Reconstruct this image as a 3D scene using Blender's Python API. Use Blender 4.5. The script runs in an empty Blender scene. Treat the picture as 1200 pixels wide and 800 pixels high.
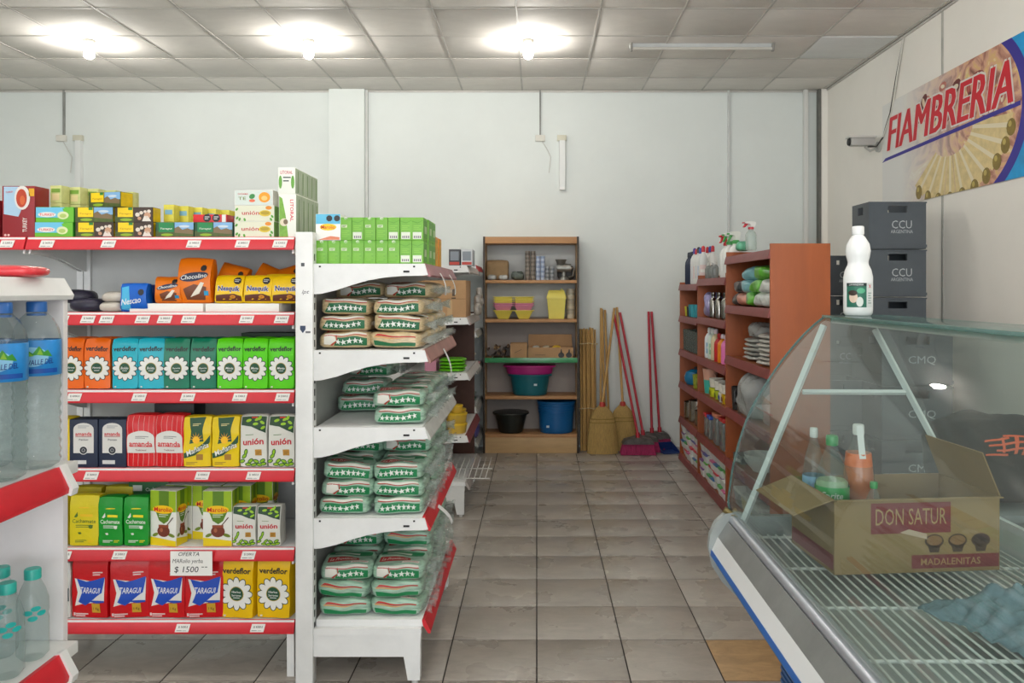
import bpy, bmesh, math, random
from mathutils import Vector, Matrix, noise
random.seed(7)
R = math.radians
# ------------------------------------------------------------------ camera, world, light, exposure
sc = bpy.context.scene
col = sc.collection
FPX, EYE, CX, CY = 936.0, 1.6, 629.0, 340.0     # focal length in pixels of a 1200 px wide frame, eye height, principal vanishing point
cam_d = bpy.data.cameras.new('camera'); cam = bpy.data.objects.new('camera', cam_d); col.objects.link(cam)
cam.location = (0, 0, EYE); cam.rotation_euler = (R(90), 0, 0)
cam_d.sensor_width = 36; cam_d.lens = FPX / 1200 * 36
cam_d.shift_x = -(CX - 600) / 1200; cam_d.shift_y = -(400 - CY) / 1200
cam_d.clip_start = .02
sc.camera = cam
w = bpy.data.worlds.new('world'); sc.world = w; w.use_nodes = True
w.node_tree.nodes['Background'].inputs[0].default_value = (.80, .90, 1, 1)
w.node_tree.nodes['Background'].inputs[1].default_value = 1.0
def area(name, loc, rot, sx, sy, power, colr):
    l = bpy.data.lights.new(name, 'AREA'); l.shape = 'RECTANGLE'; l.size = sx; l.size_y = sy; l.energy = power; l.color = colr
    o = bpy.data.objects.new(name, l); col.objects.link(o); o.location = loc; o.rotation_euler = rot
    return o
# daylight falling in through the open shop front behind the camera
area('shopfront_daylight', (-1.2, -3.95, 1.7), (R(90), 0, 0), 7.0, 2.7, 150, (.97, .985, 1.0))
BULB = 255.0
sc.view_settings.view_transform = 'Standard'; sc.view_settings.look = 'None'
sc.view_settings.gamma = 1; sc.view_settings.use_curve_mapping = False
sc.view_settings.exposure = 0.52
try:
    sc.cycles.use_denoising = True; sc.cycles.max_bounces = 10; sc.cycles.transparent_max_bounces = 24
    sc.cycles.sample_clamp_indirect = 6.0; sc.cycles.caustics_reflective = False; sc.cycles.caustics_refractive = False
except Exception: pass

# ------------------------------------------------------------------ helpers
def PX(px, y): return (px - CX) / FPX * y        # measured column at depth y -> metres
def PZ(py, y): return EYE - (py - CY) / FPX * y  # measured row at depth y -> height

def vivid(h, s=1.22, k=.93):
    """printed inks: a little deeper than the measured colour"""
    h = h.lstrip('#'); c = [int(h[i:i+2], 16) for i in (0, 2, 4)]; g = sum(c)/3
    return '#' + ''.join('%02x' % max(0, min(255, round((g + (x-g)*s)*k))) for x in c)
def lin(h):
    h = h.lstrip('#'); c = [int(h[i:i+2], 16) / 255 for i in (0, 2, 4)]
    return tuple(x / 12.92 if x <= .04045 else ((x + .055) / 1.055) ** 2.4 for x in c)
MATS = {}
def mat(h, rough=.5, metal=0, var=0, vs=8, bump=0, bs=30, coat=0, spec=.5, emit=0, stretch=None, key=None):
    k = (h, rough, metal, var, vs, bump, bs, coat, spec, emit, stretch, key)
    if k in MATS: return MATS[k]
    m = bpy.data.materials.new('m_' + h.lstrip('#')); m.use_nodes = True; nt = m.node_tree
    p = nt.nodes['Principled BSDF']; c = lin(h)
    p.inputs['Base Color'].default_value = (*c, 1); p.inputs['Roughness'].default_value = rough
    p.inputs['Metallic'].default_value = metal; p.inputs['Specular IOR Level'].default_value = spec
    p.inputs['Coat Weight'].default_value = coat; p.inputs['Coat Roughness'].default_value = .12
    if emit:
        p.inputs['Emission Color'].default_value = (*c, 1); p.inputs['Emission Strength'].default_value = emit
    if var or bump:
        tc = nt.nodes.new('ShaderNodeTexCoord'); src = tc.outputs['Object']
        if stretch:
            mp = nt.nodes.new('ShaderNodeMapping'); mp.inputs['Scale'].default_value = stretch
            nt.links.new(src, mp.inputs[0]); src = mp.outputs[0]
    if var:
        n = nt.nodes.new('ShaderNodeTexNoise'); n.inputs['Scale'].default_value = vs; n.inputs['Detail'].default_value = 6
        n.inputs['Roughness'].default_value = .65
        nt.links.new(src, n.inputs['Vector'])
        r = nt.nodes.new('ShaderNodeValToRGB')
        r.color_ramp.elements[0].position = .3; r.color_ramp.elements[1].position = .7
        r.color_ramp.elements[0].color = (*[x * (1 - var) for x in c], 1)
        r.color_ramp.elements[1].color = (*[min(1, x * (1 + var * .5)) for x in c], 1)
        nt.links.new(n.outputs['Fac'], r.inputs[0]); nt.links.new(r.outputs[0], p.inputs['Base Color'])
    if bump:
        n = nt.nodes.new('ShaderNodeTexNoise'); n.inputs['Scale'].default_value = bs; n.inputs['Detail'].default_value = 4
        nt.links.new(src, n.inputs['Vector'])
        b = nt.nodes.new('ShaderNodeBump'); b.inputs['Strength'].default_value = bump; b.inputs['Distance'].default_value = .01
        nt.links.new(n.outputs['Fac'], b.inputs['Height']); nt.links.new(b.outputs[0], p.inputs['Normal'])
    MATS[k] = m
    return m
def clear(h, haze=.06, rough=.04, ior=1.45, hz='#d8dedc', bump=0, key=None):
    """thin clear film or glass: tinted see-through, fresnel gloss and a little diffuse dirt"""
    k = ('clear', h, haze, rough, ior, hz, bump)
    if k in MATS: return MATS[k]
    m = bpy.data.materials.new('m_clear'); m.use_nodes = True; nt = m.node_tree; nt.nodes.clear()
    N = nt.nodes.new; out = N('ShaderNodeOutputMaterial'); t = N('ShaderNodeBsdfTransparent'); g = N('ShaderNodeBsdfGlossy'); d = N('ShaderNodeBsdfDiffuse')
    t.inputs[0].default_value = (*lin(h), 1); g.inputs['Roughness'].default_value = rough; d.inputs[0].default_value = (*lin(hz), 1)
    f = N('ShaderNodeLayerWeight'); f.inputs[0].default_value = .5; a = N('ShaderNodeMixShader')
    pw = N('ShaderNodeMath'); pw.operation = 'POWER'; pw.inputs[1].default_value = 4.5; ml = N('ShaderNodeMath'); ml.operation = 'MULTIPLY_ADD'
    f0 = ((ior - 1)/(ior + 1))**2; ml.inputs[1].default_value = .75 if ior > 1.2 else .15; ml.inputs[2].default_value = f0*1.3      # Schlick gloss, same from both sides
    nt.links.new(f.outputs['Facing'], pw.inputs[0]); nt.links.new(pw.outputs[0], ml.inputs[0]); b = N('ShaderNodeMixShader')
    b.inputs[0].default_value = haze
    nt.links.new(t.outputs[0], b.inputs[1]); nt.links.new(d.outputs[0], b.inputs[2])
    nt.links.new(ml.outputs[0], a.inputs[0]); nt.links.new(b.outputs[0], a.inputs[1]); nt.links.new(g.outputs[0], a.inputs[2])
    nt.links.new(a.outputs[0], out.inputs[0])
    if bump:
        tc = N('ShaderNodeTexCoord'); n = N('ShaderNodeTexNoise'); n.inputs['Scale'].default_value = 45
        nt.links.new(tc.outputs['Object'], n.inputs['Vector']); bp = N('ShaderNodeBump'); bp.inputs['Strength'].default_value = bump; bp.inputs['Distance'].default_value = .01
        nt.links.new(n.outputs['Fac'], bp.inputs['Height']); nt.links.new(bp.outputs[0], g.inputs['Normal']); nt.links.new(bp.outputs[0], f.inputs['Normal'])
    MATS[k] = m
    return m

class MB:
    """collects faces with materials and links them as ONE mesh object"""
    def __init__(s): s.v, s.f, s.fm, s.mats = [], [], [], []
    def mi(s, m):
        if m not in s.mats: s.mats.append(m)
        return s.mats.index(m)
    def add(s, vs, fs, m):
        o = len(s.v); k = s.mi(m); s.v += [tuple(a) for a in vs]
        for f in fs: s.f.append([o + i for i in f]); s.fm.append(k)
        return s
    def box(s, x0, x1, y0, y1, z0, z1, m, rot=None, piv=None):
        v = [Vector((x, y, z)) for z in (z0, z1) for y in (y0, y1) for x in (x0, x1)]
        if rot is not None:
            p = Vector(piv) if piv else Vector(((x0+x1)/2, (y0+y1)/2, (z0+z1)/2)); v = [rot @ (a - p) + p for a in v]
        return s.add(v, [(0,2,3,1),(4,5,7,6),(0,1,5,4),(2,6,7,3),(0,4,6,2),(1,3,7,5)], m)
    def bbox(s, x0, x1, y0, y1, z0, z1, m, b=.004):
        """box with chamfered edges"""
        bm = bmesh.new(); bmesh.ops.create_cube(bm, size=1)
        for q in bm.verts: q.co = Vector(((x0+x1)/2 + q.co.x*(x1-x0), (y0+y1)/2 + q.co.y*(y1-y0), (z0+z1)/2 + q.co.z*(z1-z0)))
        bmesh.ops.bevel(bm, geom=bm.edges[:], offset=min(b, (x1-x0)*.4, (y1-y0)*.4, (z1-z0)*.4), segments=2, affect='EDGES', profile=.6)
        return s.bmadd(bm, m)
    def bmadd(s, bm, m):
        bm.verts.index_update(); s.add([q.co.copy() for q in bm.verts], [[q.index for q in f.verts] for f in bm.faces], m); bm.free(); return s
    def prism(s, pts, a0, a1, axis, m):
        """2D outline pushed along an axis: 'y' outline is (x,z); 'x' outline is (y,z); 'z' outline is (x,y)"""
        def P(p, a): return {'y': (p[0], a, p[1]), 'x': (a, p[0], p[1]), 'z': (p[0], p[1], a)}[axis]
        n = len(pts); v = [P(p, a0) for p in pts] + [P(p, a1) for p in pts]
        f = [list(range(n)), list(range(2*n-1, n-1, -1))] + [(i, n+i, n+(i+1) % n, (i+1) % n) for i in range(n)]
        return s.add(v, f, m)
    def sheet(s, pts, a0, a1, axis, m, t=.003):
        """open 2D line given thickness t and pushed along an axis"""
        n = len(pts); off = []
        for i in range(n):
            a = Vector(pts[max(0, i-1)]); b = Vector(pts[min(n-1, i+1)]); d = (b - a).normalized(); off.append((pts[i][0] - d.y*t, pts[i][1] + d.x*t))
        for i in range(n-1): s.prism([pts[i], pts[i+1], off[i+1], off[i]], a0, a1, axis, m)
        return s
    def lathe(s, prof, m, seg=20, at=(0,0,0), sx=1, sy=1, cap=True):
        n = len(prof); v = []
        for r, z in prof:
            for k in range(seg):
                a = 2*math.pi*k/seg; v.append((at[0] + r*sx*math.cos(a), at[1] + r*sy*math.sin(a), at[2] + z))
        f = [(i*seg+k, i*seg+(k+1) % seg, (i+1)*seg+(k+1) % seg, (i+1)*seg+k) for i in range(n-1) for k in range(seg)]
        if cap:
            if prof[0][0] > 1e-5: f.append(list(range(seg-1, -1, -1)))
            if prof[-1][0] > 1e-5: f.append([(n-1)*seg+k for k in range(seg)])
        return s.add(v, f, m)
    def tube(s, pts, r, m, seg=8, cap=True):
        pts = [Vector(p) for p in pts]; v = []; n = len(pts)
        rr = r if isinstance(r, (list, tuple)) else [r]*n
        up = None
        for i, p in enumerate(pts):
            d = (pts[min(n-1, i+1)] - pts[max(0, i-1)]).normalized()
            if up is None: up = Vector((0,0,1)) if abs(d.z) < .9 else Vector((0,1,0))
            a = d.cross(up).normalized(); b = a.cross(d).normalized(); up = b
            for k in range(seg):
                t = 2*math.pi*k/seg; v.append(p + a*rr[i]*math.cos(t) + b*rr[i]*math.sin(t))
        f = [(i*seg+k, i*seg+(k+1) % seg, (i+1)*seg+(k+1) % seg, (i+1)*seg+k) for i in range(n-1) for k in range(seg)]
        if cap: f += [list(range(seg-1, -1, -1)), [(n-1)*seg+k for k in range(seg)]]
        return s.add(v, f, m)
    def grid(s, fn, nu, nv, m, thick=0):
        v = [fn(i/nu, j/nv) for j in range(nv+1) for i in range(nu+1)]
        f = [(j*(nu+1)+i, j*(nu+1)+i+1, (j+1)*(nu+1)+i+1, (j+1)*(nu+1)+i) for j in range(nv) for i in range(nu)]
        return s.add(v, f, m)
    def build(s, name, parent=None, loc=None, rz=0, sharp=38, rot=None):
        me = bpy.data.meshes.new(name); me.from_pydata([tuple(a) for a in s.v], [], s.f)
        for m in s.mats: me.materials.append(m)
        me.polygons.foreach_set('material_index', s.fm)
        bm = bmesh.new(); bm.from_mesh(me); bmesh.ops.recalc_face_normals(bm, faces=bm.faces[:]); bm.to_mesh(me); bm.free()
        me.polygons.foreach_set('use_smooth', [True]*len(me.polygons)); me.set_sharp_from_angle(angle=R(sharp)); me.update()
        o = bpy.data.objects.new(name, me); col.objects.link(o); o.parent = parent
        if loc is not None: o.location = loc
        o.rotation_euler = rot if rot else (0, 0, rz)
        return o
def tag(o, label, cat, group=None, kind=None):
    o['label'] = label; o['category'] = cat
    if group: o['group'] = group
    elif 'group' in o: del o['group']
    if kind: o['kind'] = kind
    return o
def struct(o, label=None, cat=None):
    o['kind'] = 'structure'
    if label: o['label'] = label
    if cat: o['category'] = cat
    return o
def thing(name, label, cat, loc=(0,0,0), rz=0, group=None):
    o = bpy.data.objects.new(name, None); col.objects.link(o); o.empty_display_size = .05
    o.location = loc; o.rotation_euler = (0, 0, rz); return tag(o, label, cat, group)
def dup(o, parent=None):
    c = o.copy(); col.objects.link(c); c.parent = parent
    for ch in o.children: dup(ch, c)
    return c
FRESH = set()
def proto(o): FRESH.add(o.name); return o
def put(o, loc, rz=0, label=None, group=None, rx=0, ry=0):
    """first call places the thing itself, later calls place copies of it and its parts"""
    if o.name in FRESH: FRESH.discard(o.name); c = o
    else: c = dup(o)
    c.location = loc; c.rotation_euler = (rx, ry, rz)
    if label: c['label'] = label
    if group: c['group'] = group
    return c

# ---- flat print: 2D shapes that are laid on a surface
_tc = {}
def _txt(s, shear, off):
    k = (s, shear, off)
    if k in _tc: return _tc[k]
    cu = bpy.data.curves.new('t', 'FONT'); cu.body = s; cu.shear = shear; cu.offset = off; cu.resolution_u = 2
    ob = bpy.data.objects.new('t', cu); me = bpy.data.meshes.new_from_object(ob)
    v = [(q.co.x, q.co.y) for q in me.vertices]; f = [list(p.vertices) for p in me.polygons]
    bpy.data.objects.remove(ob); bpy.data.curves.remove(cu); bpy.data.meshes.remove(me)
    xs = [a for a, b in v]; ys = [b for a, b in v]
    _tc[k] = (v, f, min(xs), max(xs), min(ys), max(ys)); return _tc[k]
def T(s, cx, cy, wid, hei=None, shear=0, off=.012, rot=0):
    v, f, x0, x1, y0, y1 = _txt(s, shear, off)
    kx = wid / (x1 - x0); ky = kx if hei is None else hei / (y1 - y0)
    c, q = math.cos(rot), math.sin(rot); o = []
    for a, b in v:
        a = (a - (x0+x1)/2)*kx; b = (b - (y0+y1)/2)*ky; o.append((cx + a*c - b*q, cy + a*q + b*c))
    return o, f
def poly(*p): return list(p), [list(range(len(p)))]
def rect(x0, y0, x1, y1): return poly((x0,y0),(x1,y0),(x1,y1),(x0,y1))
def ell(cx, cy, rx, ry, n=16, rot=0):
    c, q = math.cos(rot), math.sin(rot); o = []
    for i in range(n):
        a = 2*math.pi*i/n; x, y = rx*math.cos(a), ry*math.sin(a); o.append((cx + x*c - y*q, cy + x*q + y*c))
    return poly(*o)
def join(*sh):
    v, f = [], []
    for a, b in sh:
        o = len(v); v += a; f += [[o+i for i in q] for q in b]
    return v, f
def ring(cx, cy, r0, r1, n=24):
    v = [(cx + r*math.cos(2*math.pi*i/n), cy + r*math.sin(2*math.pi*i/n)) for r in (r0, r1) for i in range(n)]
    return v, [[i, (i+1) % n, n+(i+1) % n, n+i] for i in range(n)]
def star(cx, cy, r, rot=0): return poly(*[(cx + (r if i % 2 == 0 else r*.42)*math.sin(i*math.pi/5 + rot), cy + (r if i % 2 == 0 else r*.42)*math.cos(i*math.pi/5 + rot)) for i in range(10)])
def petals(cx, cy, r0, r1, wd, n=12, e=0):
    rc = (r0+r1)/2; return join(*[ell(cx + rc*math.cos(2*math.pi*i/n), cy + rc*math.sin(2*math.pi*i/n), (r1-r0)/2 + e, wd + e, 10, 2*math.pi*i/n) for i in range(n)])
def lines(x0, x1, y, n, dy, h):    # small print
    return join(*[rect(x0, y - i*dy, x1 - (x1-x0)*(.25*(i % 2)), y - i*dy + h) for i in range(n)])
class Print:
    def __init__(s): s.L = []
    def a(s, h, sh, lev=1, **k): s.L.append((h if not isinstance(h, str) else mat(vivid(h), **{**dict(rough=.45), **k}), sh, lev)); return s
    def build(s, name, parent, fn, L=None, flat=False):
        mb = MB()
        for m, (v, f), lev in s.L:
            bm = bmesh.new(); vs = [bm.verts.new((a, b, 0)) for a, b in v]
            for q in f:
                try: bm.faces.new([vs[i] for i in q])
                except ValueError: pass
            if not flat and L:
                bmesh.ops.triangulate(bm, faces=bm.faces[:])
                for _ in range(4):
                    e = [e for e in bm.edges if e.calc_length() > L]
                    if not e: break
                    bmesh.ops.subdivide_edges(bm, edges=e, cuts=1); bmesh.ops.triangulate(bm, faces=[q for q in bm.faces if len(q.verts) > 3])
            bm.verts.index_update()
            mb.add([fn(q.co.x, q.co.y, .0005*lev) for q in bm.verts], [[q.index for q in p.verts] for p in bm.faces], m); bm.free()
        return mb.build(name, parent)

def softmap(w, d, h, n=12, top=0, seal=0, wr=0, seed=0, wf=14, lean=0):
    """maps the unit cube to a filled bag or brick pack standing on z=0"""
    sd = Vector((seed*3.1, seed*7.7, seed*1.3))
    def D(x, y, z):
        m = max(abs(x), abs(y), abs(z), 1e-6); s = m / ((abs(x)**n + abs(y)**n + abs(z)**n) ** (1/n))
        x, y, z = x*s, y*s, z*s; fy = fx = 1
        if top and z > .45: t = (z - .45)/.55; fy = 1 - top*t*t
        if seal: fy *= max(.06, 1 - seal*abs(z)**3.2); fx = .93 + .09*z*z + .03*noise.noise(Vector((z*2, seed, 0)))
        p = Vector((x*w/2*fx, y*d/2*fy, (z+1)*h/2))
        if wr:
            q = noise.noise_vector(p*wf + sd)*wr; k = min(1, (z+1)*1.2 + .05); p += Vector((q.x, q.y, q.z*k))
        p.y += lean*p.z
        return p
    return D
def cubemesh(mb, D, nx, ny, nz, m):
    for a, sgn, na, nb in ((0,1,ny,nz),(0,-1,ny,nz),(1,1,nx,nz),(1,-1,nx,nz),(2,1,nx,ny),(2,-1,nx,ny)):
        def fn(u, v):
            u, v = u*2-1, v*2-1
            return D(sgn, u, v) if a == 0 else D(u, sgn, v) if a == 1 else D(u, v, sgn)
        mb.grid(fn, na, nb, m)
    return mb
def weld(o, d=.0002):
    bm = bmesh.new(); bm.from_mesh(o.data); bmesh.ops.remove_doubles(bm, verts=bm.verts[:], dist=d); bmesh.ops.recalc_face_normals(bm, faces=bm.faces[:]); bm.to_mesh(o.data); bm.free()
    o.data.polygons.foreach_set('use_smooth', [True]*len(o.data.polygons)); o.data.set_sharp_from_angle(angle=R(50)); return o
def softpack(name, label, cat, group, w, d, h, body, pr=None, **k):
    t = thing(name, label, cat, group=group); D = softmap(w, d, h, **k)
    mb = MB(); cubemesh(mb, D, 6, 4, 8, body); weld(mb.build('bag_body', t))
    if pr: pr.build('front_print', t, lambda u, v, e: D(u/(w/2), -1 - e/(d/2), v/(h/2) - 1), L=.02)
    return proto(t)
def carton(name, label, cat, group, w, d, h, body, pr=None, side=None, bev=.0015):
    """flat printed carton standing on z=0, front face at -y"""
    t = thing(name, label, cat, group=group)
    MB().bbox(-w/2, w/2, -d/2, d/2, 0, h, body, bev).build('carton_body', t)
    if pr: pr.build('front_print', t, lambda u, v, e: Vector((u, -d/2 - e, v)), flat=True)
    if side: side.build('side_print', t, lambda u, v, e: Vector((w/2 + e, u, v)), flat=True)
    return proto(t)
# ------------------------------------------------------------------ the room
YB, XR, XL, YF, ZC = 8.2, 2.96, -6.4, -4.0, 3.65
def tile_mat(h, var, sc_, rough, bump, veins=True, rnd=.10):
    m = bpy.data.materials.new('m_tile'); m.use_nodes = True; nt = m.node_tree; p = nt.nodes['Principled BSDF']; N = nt.nodes.new; c = lin(h)
    g = N('ShaderNodeNewGeometry'); n = N('ShaderNodeTexNoise'); n.inputs['Scale'].default_value = sc_; n.inputs['Detail'].default_value = 8; n.inputs['Roughness'].default_value = .7; n.inputs['Distortion'].default_value = 1.2
    mp = N('ShaderNodeMapping'); mp.inputs['Scale'].default_value = (1, 2.2, 1); nt.links.new(g.outputs['Position'], mp.inputs[0])
    oi = N('ShaderNodeObjectInfo'); ad = N('ShaderNodeVectorMath'); ad.operation = 'ADD'
    cb = N('ShaderNodeCombineXYZ'); mu = N('ShaderNodeMath'); mu.operation = 'MULTIPLY'; mu.inputs[1].default_value = 37
    nt.links.new(oi.outputs['Random'], mu.inputs[0]); nt.links.new(mu.outputs[0], cb.inputs[0]); nt.links.new(mp.outputs[0], ad.inputs[0]); nt.links.new(cb.outputs[0], ad.inputs[1])
    nt.links.new(ad.outputs[0], n.inputs['Vector'])
    r = N('ShaderNodeValToRGB'); r.color_ramp.elements[0].position = .32; r.color_ramp.elements[1].position = .66
    r.color_ramp.elements[0].color = (*[x*(1-var) for x in c], 1); r.color_ramp.elements[1].color = (*[min(1, x*(1+var*.4)) for x in c], 1)
    nt.links.new(n.outputs['Fac'], r.inputs[0])
    mr = N('ShaderNodeMapRange'); mr.inputs['To Min'].default_value = 1 - rnd; mr.inputs['To Max'].default_value = 1 + rnd*.5; nt.links.new(oi.outputs['Random'], mr.inputs['Value'])
    vm = N('ShaderNodeVectorMath'); vm.operation = 'SCALE'; nt.links.new(r.outputs[0], vm.inputs[0]); nt.links.new(mr.outputs[0], vm.inputs['Scale'])
    nt.links.new(vm.outputs[0], p.inputs['Base Color'])
    n2 = N('ShaderNodeTexNoise'); n2.inputs['Scale'].default_value = 3.5; n2.inputs['Detail'].default_value = 5; nt.links.new(g.outputs['Position'], n2.inputs['Vector'])
    m2 = N('ShaderNodeMapRange'); m2.inputs['To Min'].default_value = rough*.7; m2.inputs['To Max'].default_value = min(1, rough*1.5); nt.links.new(n2.outputs['Fac'], m2.inputs['Value']); nt.links.new(m2.outputs[0], p.inputs['Roughness'])
    if bump:
        b = N('ShaderNodeBump'); b.inputs['Strength'].default_value = bump; b.inputs['Distance'].default_value = .004; nt.links.new(n.outputs['Fac'], b.inputs['Height']); nt.links.new(b.outputs[0], p.inputs['Normal'])
    return m
M_GROUT = mat('#38332f', .85, var=.3, vs=14)
M_TILE = tile_mat('#a9a299', .17, 7, .26, .05)
M_TILE_BR = tile_mat('#b3936a', .3, 6, .35, .05, rnd=0)
M_CEIL = tile_mat('#e9e5de', .06, 3, .85, 0, rnd=.07)
M_CEIL_LT = tile_mat('#eef1f0', .04, 3, .8, 0, rnd=.02)
M_WALL = mat('#e0e6e3', .72, var=.055, vs=.9, bump=.06, bs=9)
M_WALLR = mat('#f2efe7', .6, var=.05, vs=.8, bump=.03, bs=6)
M_WHITE = mat('#e8e8e6', .4, var=.05, vs=6)
M_SHELFW = mat('#e6e7e6', .38, var=.07, vs=7)
M_DARK = mat('#1b1b1c', .6)
M_GREYL = mat('#bfc2c1', .5, var=.08)
M_RED = mat('#cf2430', .38, var=.10, vs=6)
M_CARD = mat('#b8926a', .85, var=.10, vs=9, bump=.05, bs=60)
M_CARDD = mat('#9c7a56', .85, var=.12, vs=9)
M_CHROME = mat('#c9ccce', .22, metal=1)
M_BRUSH = mat('#a9adb0', .33, metal=1, var=.15, vs=4)
M_FILM = clear('#eef2f0', .14, .12, 1.4, '#e4e8e6', bump=.6)

fl = struct(MB().box(XL, XR, YF, YB, -.12, -.003, M_GROUT).build('floor'), 'grey marbled ceramic tile floor with dark joints', 'floor')
TS = .385
tm = MB().bbox(-TS/2+.003, TS/2-.003, -TS/2+.003, TS/2-.003, -.010, 0, M_TILE, .002).build('tile', fl)
first = True
for j in range(-2, 13):
    for i in range(-7, 8):
        x, y = (i+.5)*TS, 3.275 + (j+.5)*TS
        if y > YB - .1 and j > 12: continue
        o = tm if first else tm.copy()
        if not first: col.objects.link(o)
        first = False; o.parent = fl; o.location = (x, y, random.uniform(-.0006, .0006)); o.rotation_euler.z = random.choice((0, math.pi))
        if x + TS/2 > XR: o.scale.x = (XR - x + TS/2)/TS; o.location.x = (x - TS/2 + XR)/2
        if y + TS/2 > YB: o.scale.y = (YB - y + TS/2)/TS; o.location.y = (y - TS/2 + YB)/2
        if i == 2 and j == 0:
            o.data = o.data.copy(); o.data.materials[0] = M_TILE_BR; o['label'] = 'orange-brown replacement floor tile'
rest = tm.copy(); rest.data = tm.data.copy(); rest.data.transform(Matrix.Diagonal((1,1,1,1)))
mb = MB()
for j in range(-19, 13):
    for i in range(-17, 8):
        x, y = (i+.5)*TS, 3.275 + (j+.5)*TS
        if (-2 <= j and -7 <= i): continue
        mb.box(max(XL, x-TS/2+.002), min(XR, x+TS/2-.002), max(YF, y-TS/2+.002), min(YB, y+TS/2-.002), -.01, 0, M_TILE)
o = mb.build('outer_tiles', fl); o['kind'] = 'stuff'
bpy.data.objects.remove(rest)

ce = struct(MB().box(XL, XR, YF, YB, ZC+.03, ZC+.12, M_GREYL).box(XL, XR, YF, 4.55, ZC, ZC+.03, M_CEIL).build('ceiling'), 'suspended ceiling of square off-white panels', 'ceiling')
CT, CYT = .613, .63
cm_ = MB().bbox(-CT/2+.004, CT/2-.004, -CYT/2+.004, CYT/2-.004, 0, .014, M_CEIL, .002).build('ceiling_tile', ce); first = True
for j in range(6):
    for i in range(-12, 5):
        x, y = .464 + (i+.5)*CT, 8.33 - (j+.5)*CYT
        if x + CT/2 < XL + .1: continue
        o = cm_ if first else cm_.copy()
        if not first: col.objects.link(o)
        first = False; o.parent = ce; o.location = (x, y, ZC + .001)
        x0, x1, y0, y1 = max(XL, x-CT/2), min(XR, x+CT/2), y-CYT/2, min(YB, y+CYT/2)
        o.scale = ((x1-x0)/CT, (y1-y0)/CYT, 1); o.location = ((x0+x1)/2, (y0+y1)/2, ZC + .001)
        if i == -2 and j == 3: o.rotation_euler = (R(-1.6), R(1.6), 0); o.location.z = ZC - .006
        if i == 3 and j == 2: o.rotation_euler = (R(.9), 0, 0); o.data = o.data.copy(); o.data.materials[0] = M_CEIL_LT; o.location.z -= .004
M_RUN = mat('#c9c6c0', .6, var=.2, vs=3)
for i in range(-10, 5):
    MB().box(-.007, .007, 4.55, YB, ZC-.004, ZC+.0005, M_RUN).build('ceiling_runner', ce, (.464 + i*CT, 0, 0))
for j in range(1, 7):
    MB().box(XL, XR, -.006, .006, ZC-.0035, ZC+.0005, M_RUN).build('ceiling_runner', ce, (0, 8.33 - j*CYT, 0))

wb = struct(MB().box(XL-.15, XR+.15, YB, YB+.15, 0, ZC+.12, M_WALL).build('wall_back'), 'white painted back wall with faint stains', 'wall')
wr_ = struct(MB().box(XR, XR+.15, YF, YB, 0, ZC+.12, M_WALLR).build('wall_right'), 'off-white panelled side wall with joints', 'wall')
struct(MB().box(XL-.15, XL, YF, YB, 0, ZC+.12, M_WALL).build('wall_left'), 'white painted side wall', 'wall')
struct(MB().box(XL-.15, -4.8, YF-.15, YF, 0, ZC+.12, M_WALL).box(2.4, XR+.15, YF-.15, YF, 0, ZC+.12, M_WALL).box(-4.8, 2.4, YF-.15, YF, 3.1, ZC+.12, M_WALL).box(-4.8, 2.4, YF-.15, YF, 0, .3, M_WALL).build('wall_front'), 'shop front wall around the wide open shopfront', 'wall')
x0, x1 = PX(385, 8.12), PX(427, 8.12)
struct(MB().bbox(x0, x1, 8.12, YB, 0, ZC, M_WALL, .006).build('pillar'), 'shallow white pillar on the back wall', 'pillar')
M_PIPE = mat('#cfd2d0', .5, var=.1); M_SEAM = mat('#8f908c', .8, var=.3, vs=3)
def trim(n, x0, x1, y0, y1, z0, z1, m, label):
    return struct(MB().bbox(x0, x1, y0, y1, z0, z1, m, .003).build('trim_%d' % n), label, 'trim')
trim(1, PX(426, 8.1), PX(426, 8.1)+.03, 8.16, YB, 0, ZC, M_PIPE, 'grey conduit running down beside the wall pillar')
trim(2, PX(854, 8.18)-.012, PX(854, 8.18)+.012, 8.175, YB, 0, ZC, M_PIPE, 'thin white conduit down the back wall near the corner')
trim(3, PX(942, 8.16), PX(947, 8.16), 8.15, YB, 0, ZC, mat('#d9dad6', .5), 'white vertical cover strip in the room corner')
trim(4, PX(959, 8.14), PX(962, 8.14), 8.13, YB, 0, ZC, mat('#6d6d68', .6, var=.3), 'dark vertical corner joint strip')
trim(5, PX(963, 8.12), XR, 8.12, YB, 0, ZC, M_WALLR, 'off-white corner cover strip')
trim(6, XR-.003, XR, 5.81, 5.84, 0, ZC, mat('#b9b8b1', .7, var=.2), 'vertical panel joint on the side wall')
trim(7, XR-.005, XR, 3.4, 3.43, 0, ZC, mat('#b9b8b1', .7, var=.2), 'vertical panel joint on the side wall close to the shopfront')
trim(8, PX(75, 8.19)-.01, PX(75, 8.19)+.01, 8.18, YB, PZ(160, 8.2), ZC, M_SEAM, 'grey cable dropping from ceiling to the far socket')
trim(9, PX(633, 8.19)-.008, PX(633, 8.19)+.008, 8.18, YB, PZ(162, 8.2), ZC, M_SEAM, 'grey cable dropping from ceiling to the socket above the bookshelf')
trim(10, XL, XR, 8.185, YB, ZC-.02, ZC, M_RUN, 'thin edge angle where ceiling meets back wall')
trim(11, XR-.012, XR, YF, YB, ZC-.02, ZC, M_RUN, 'thin edge angle where ceiling meets side wall')

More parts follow.
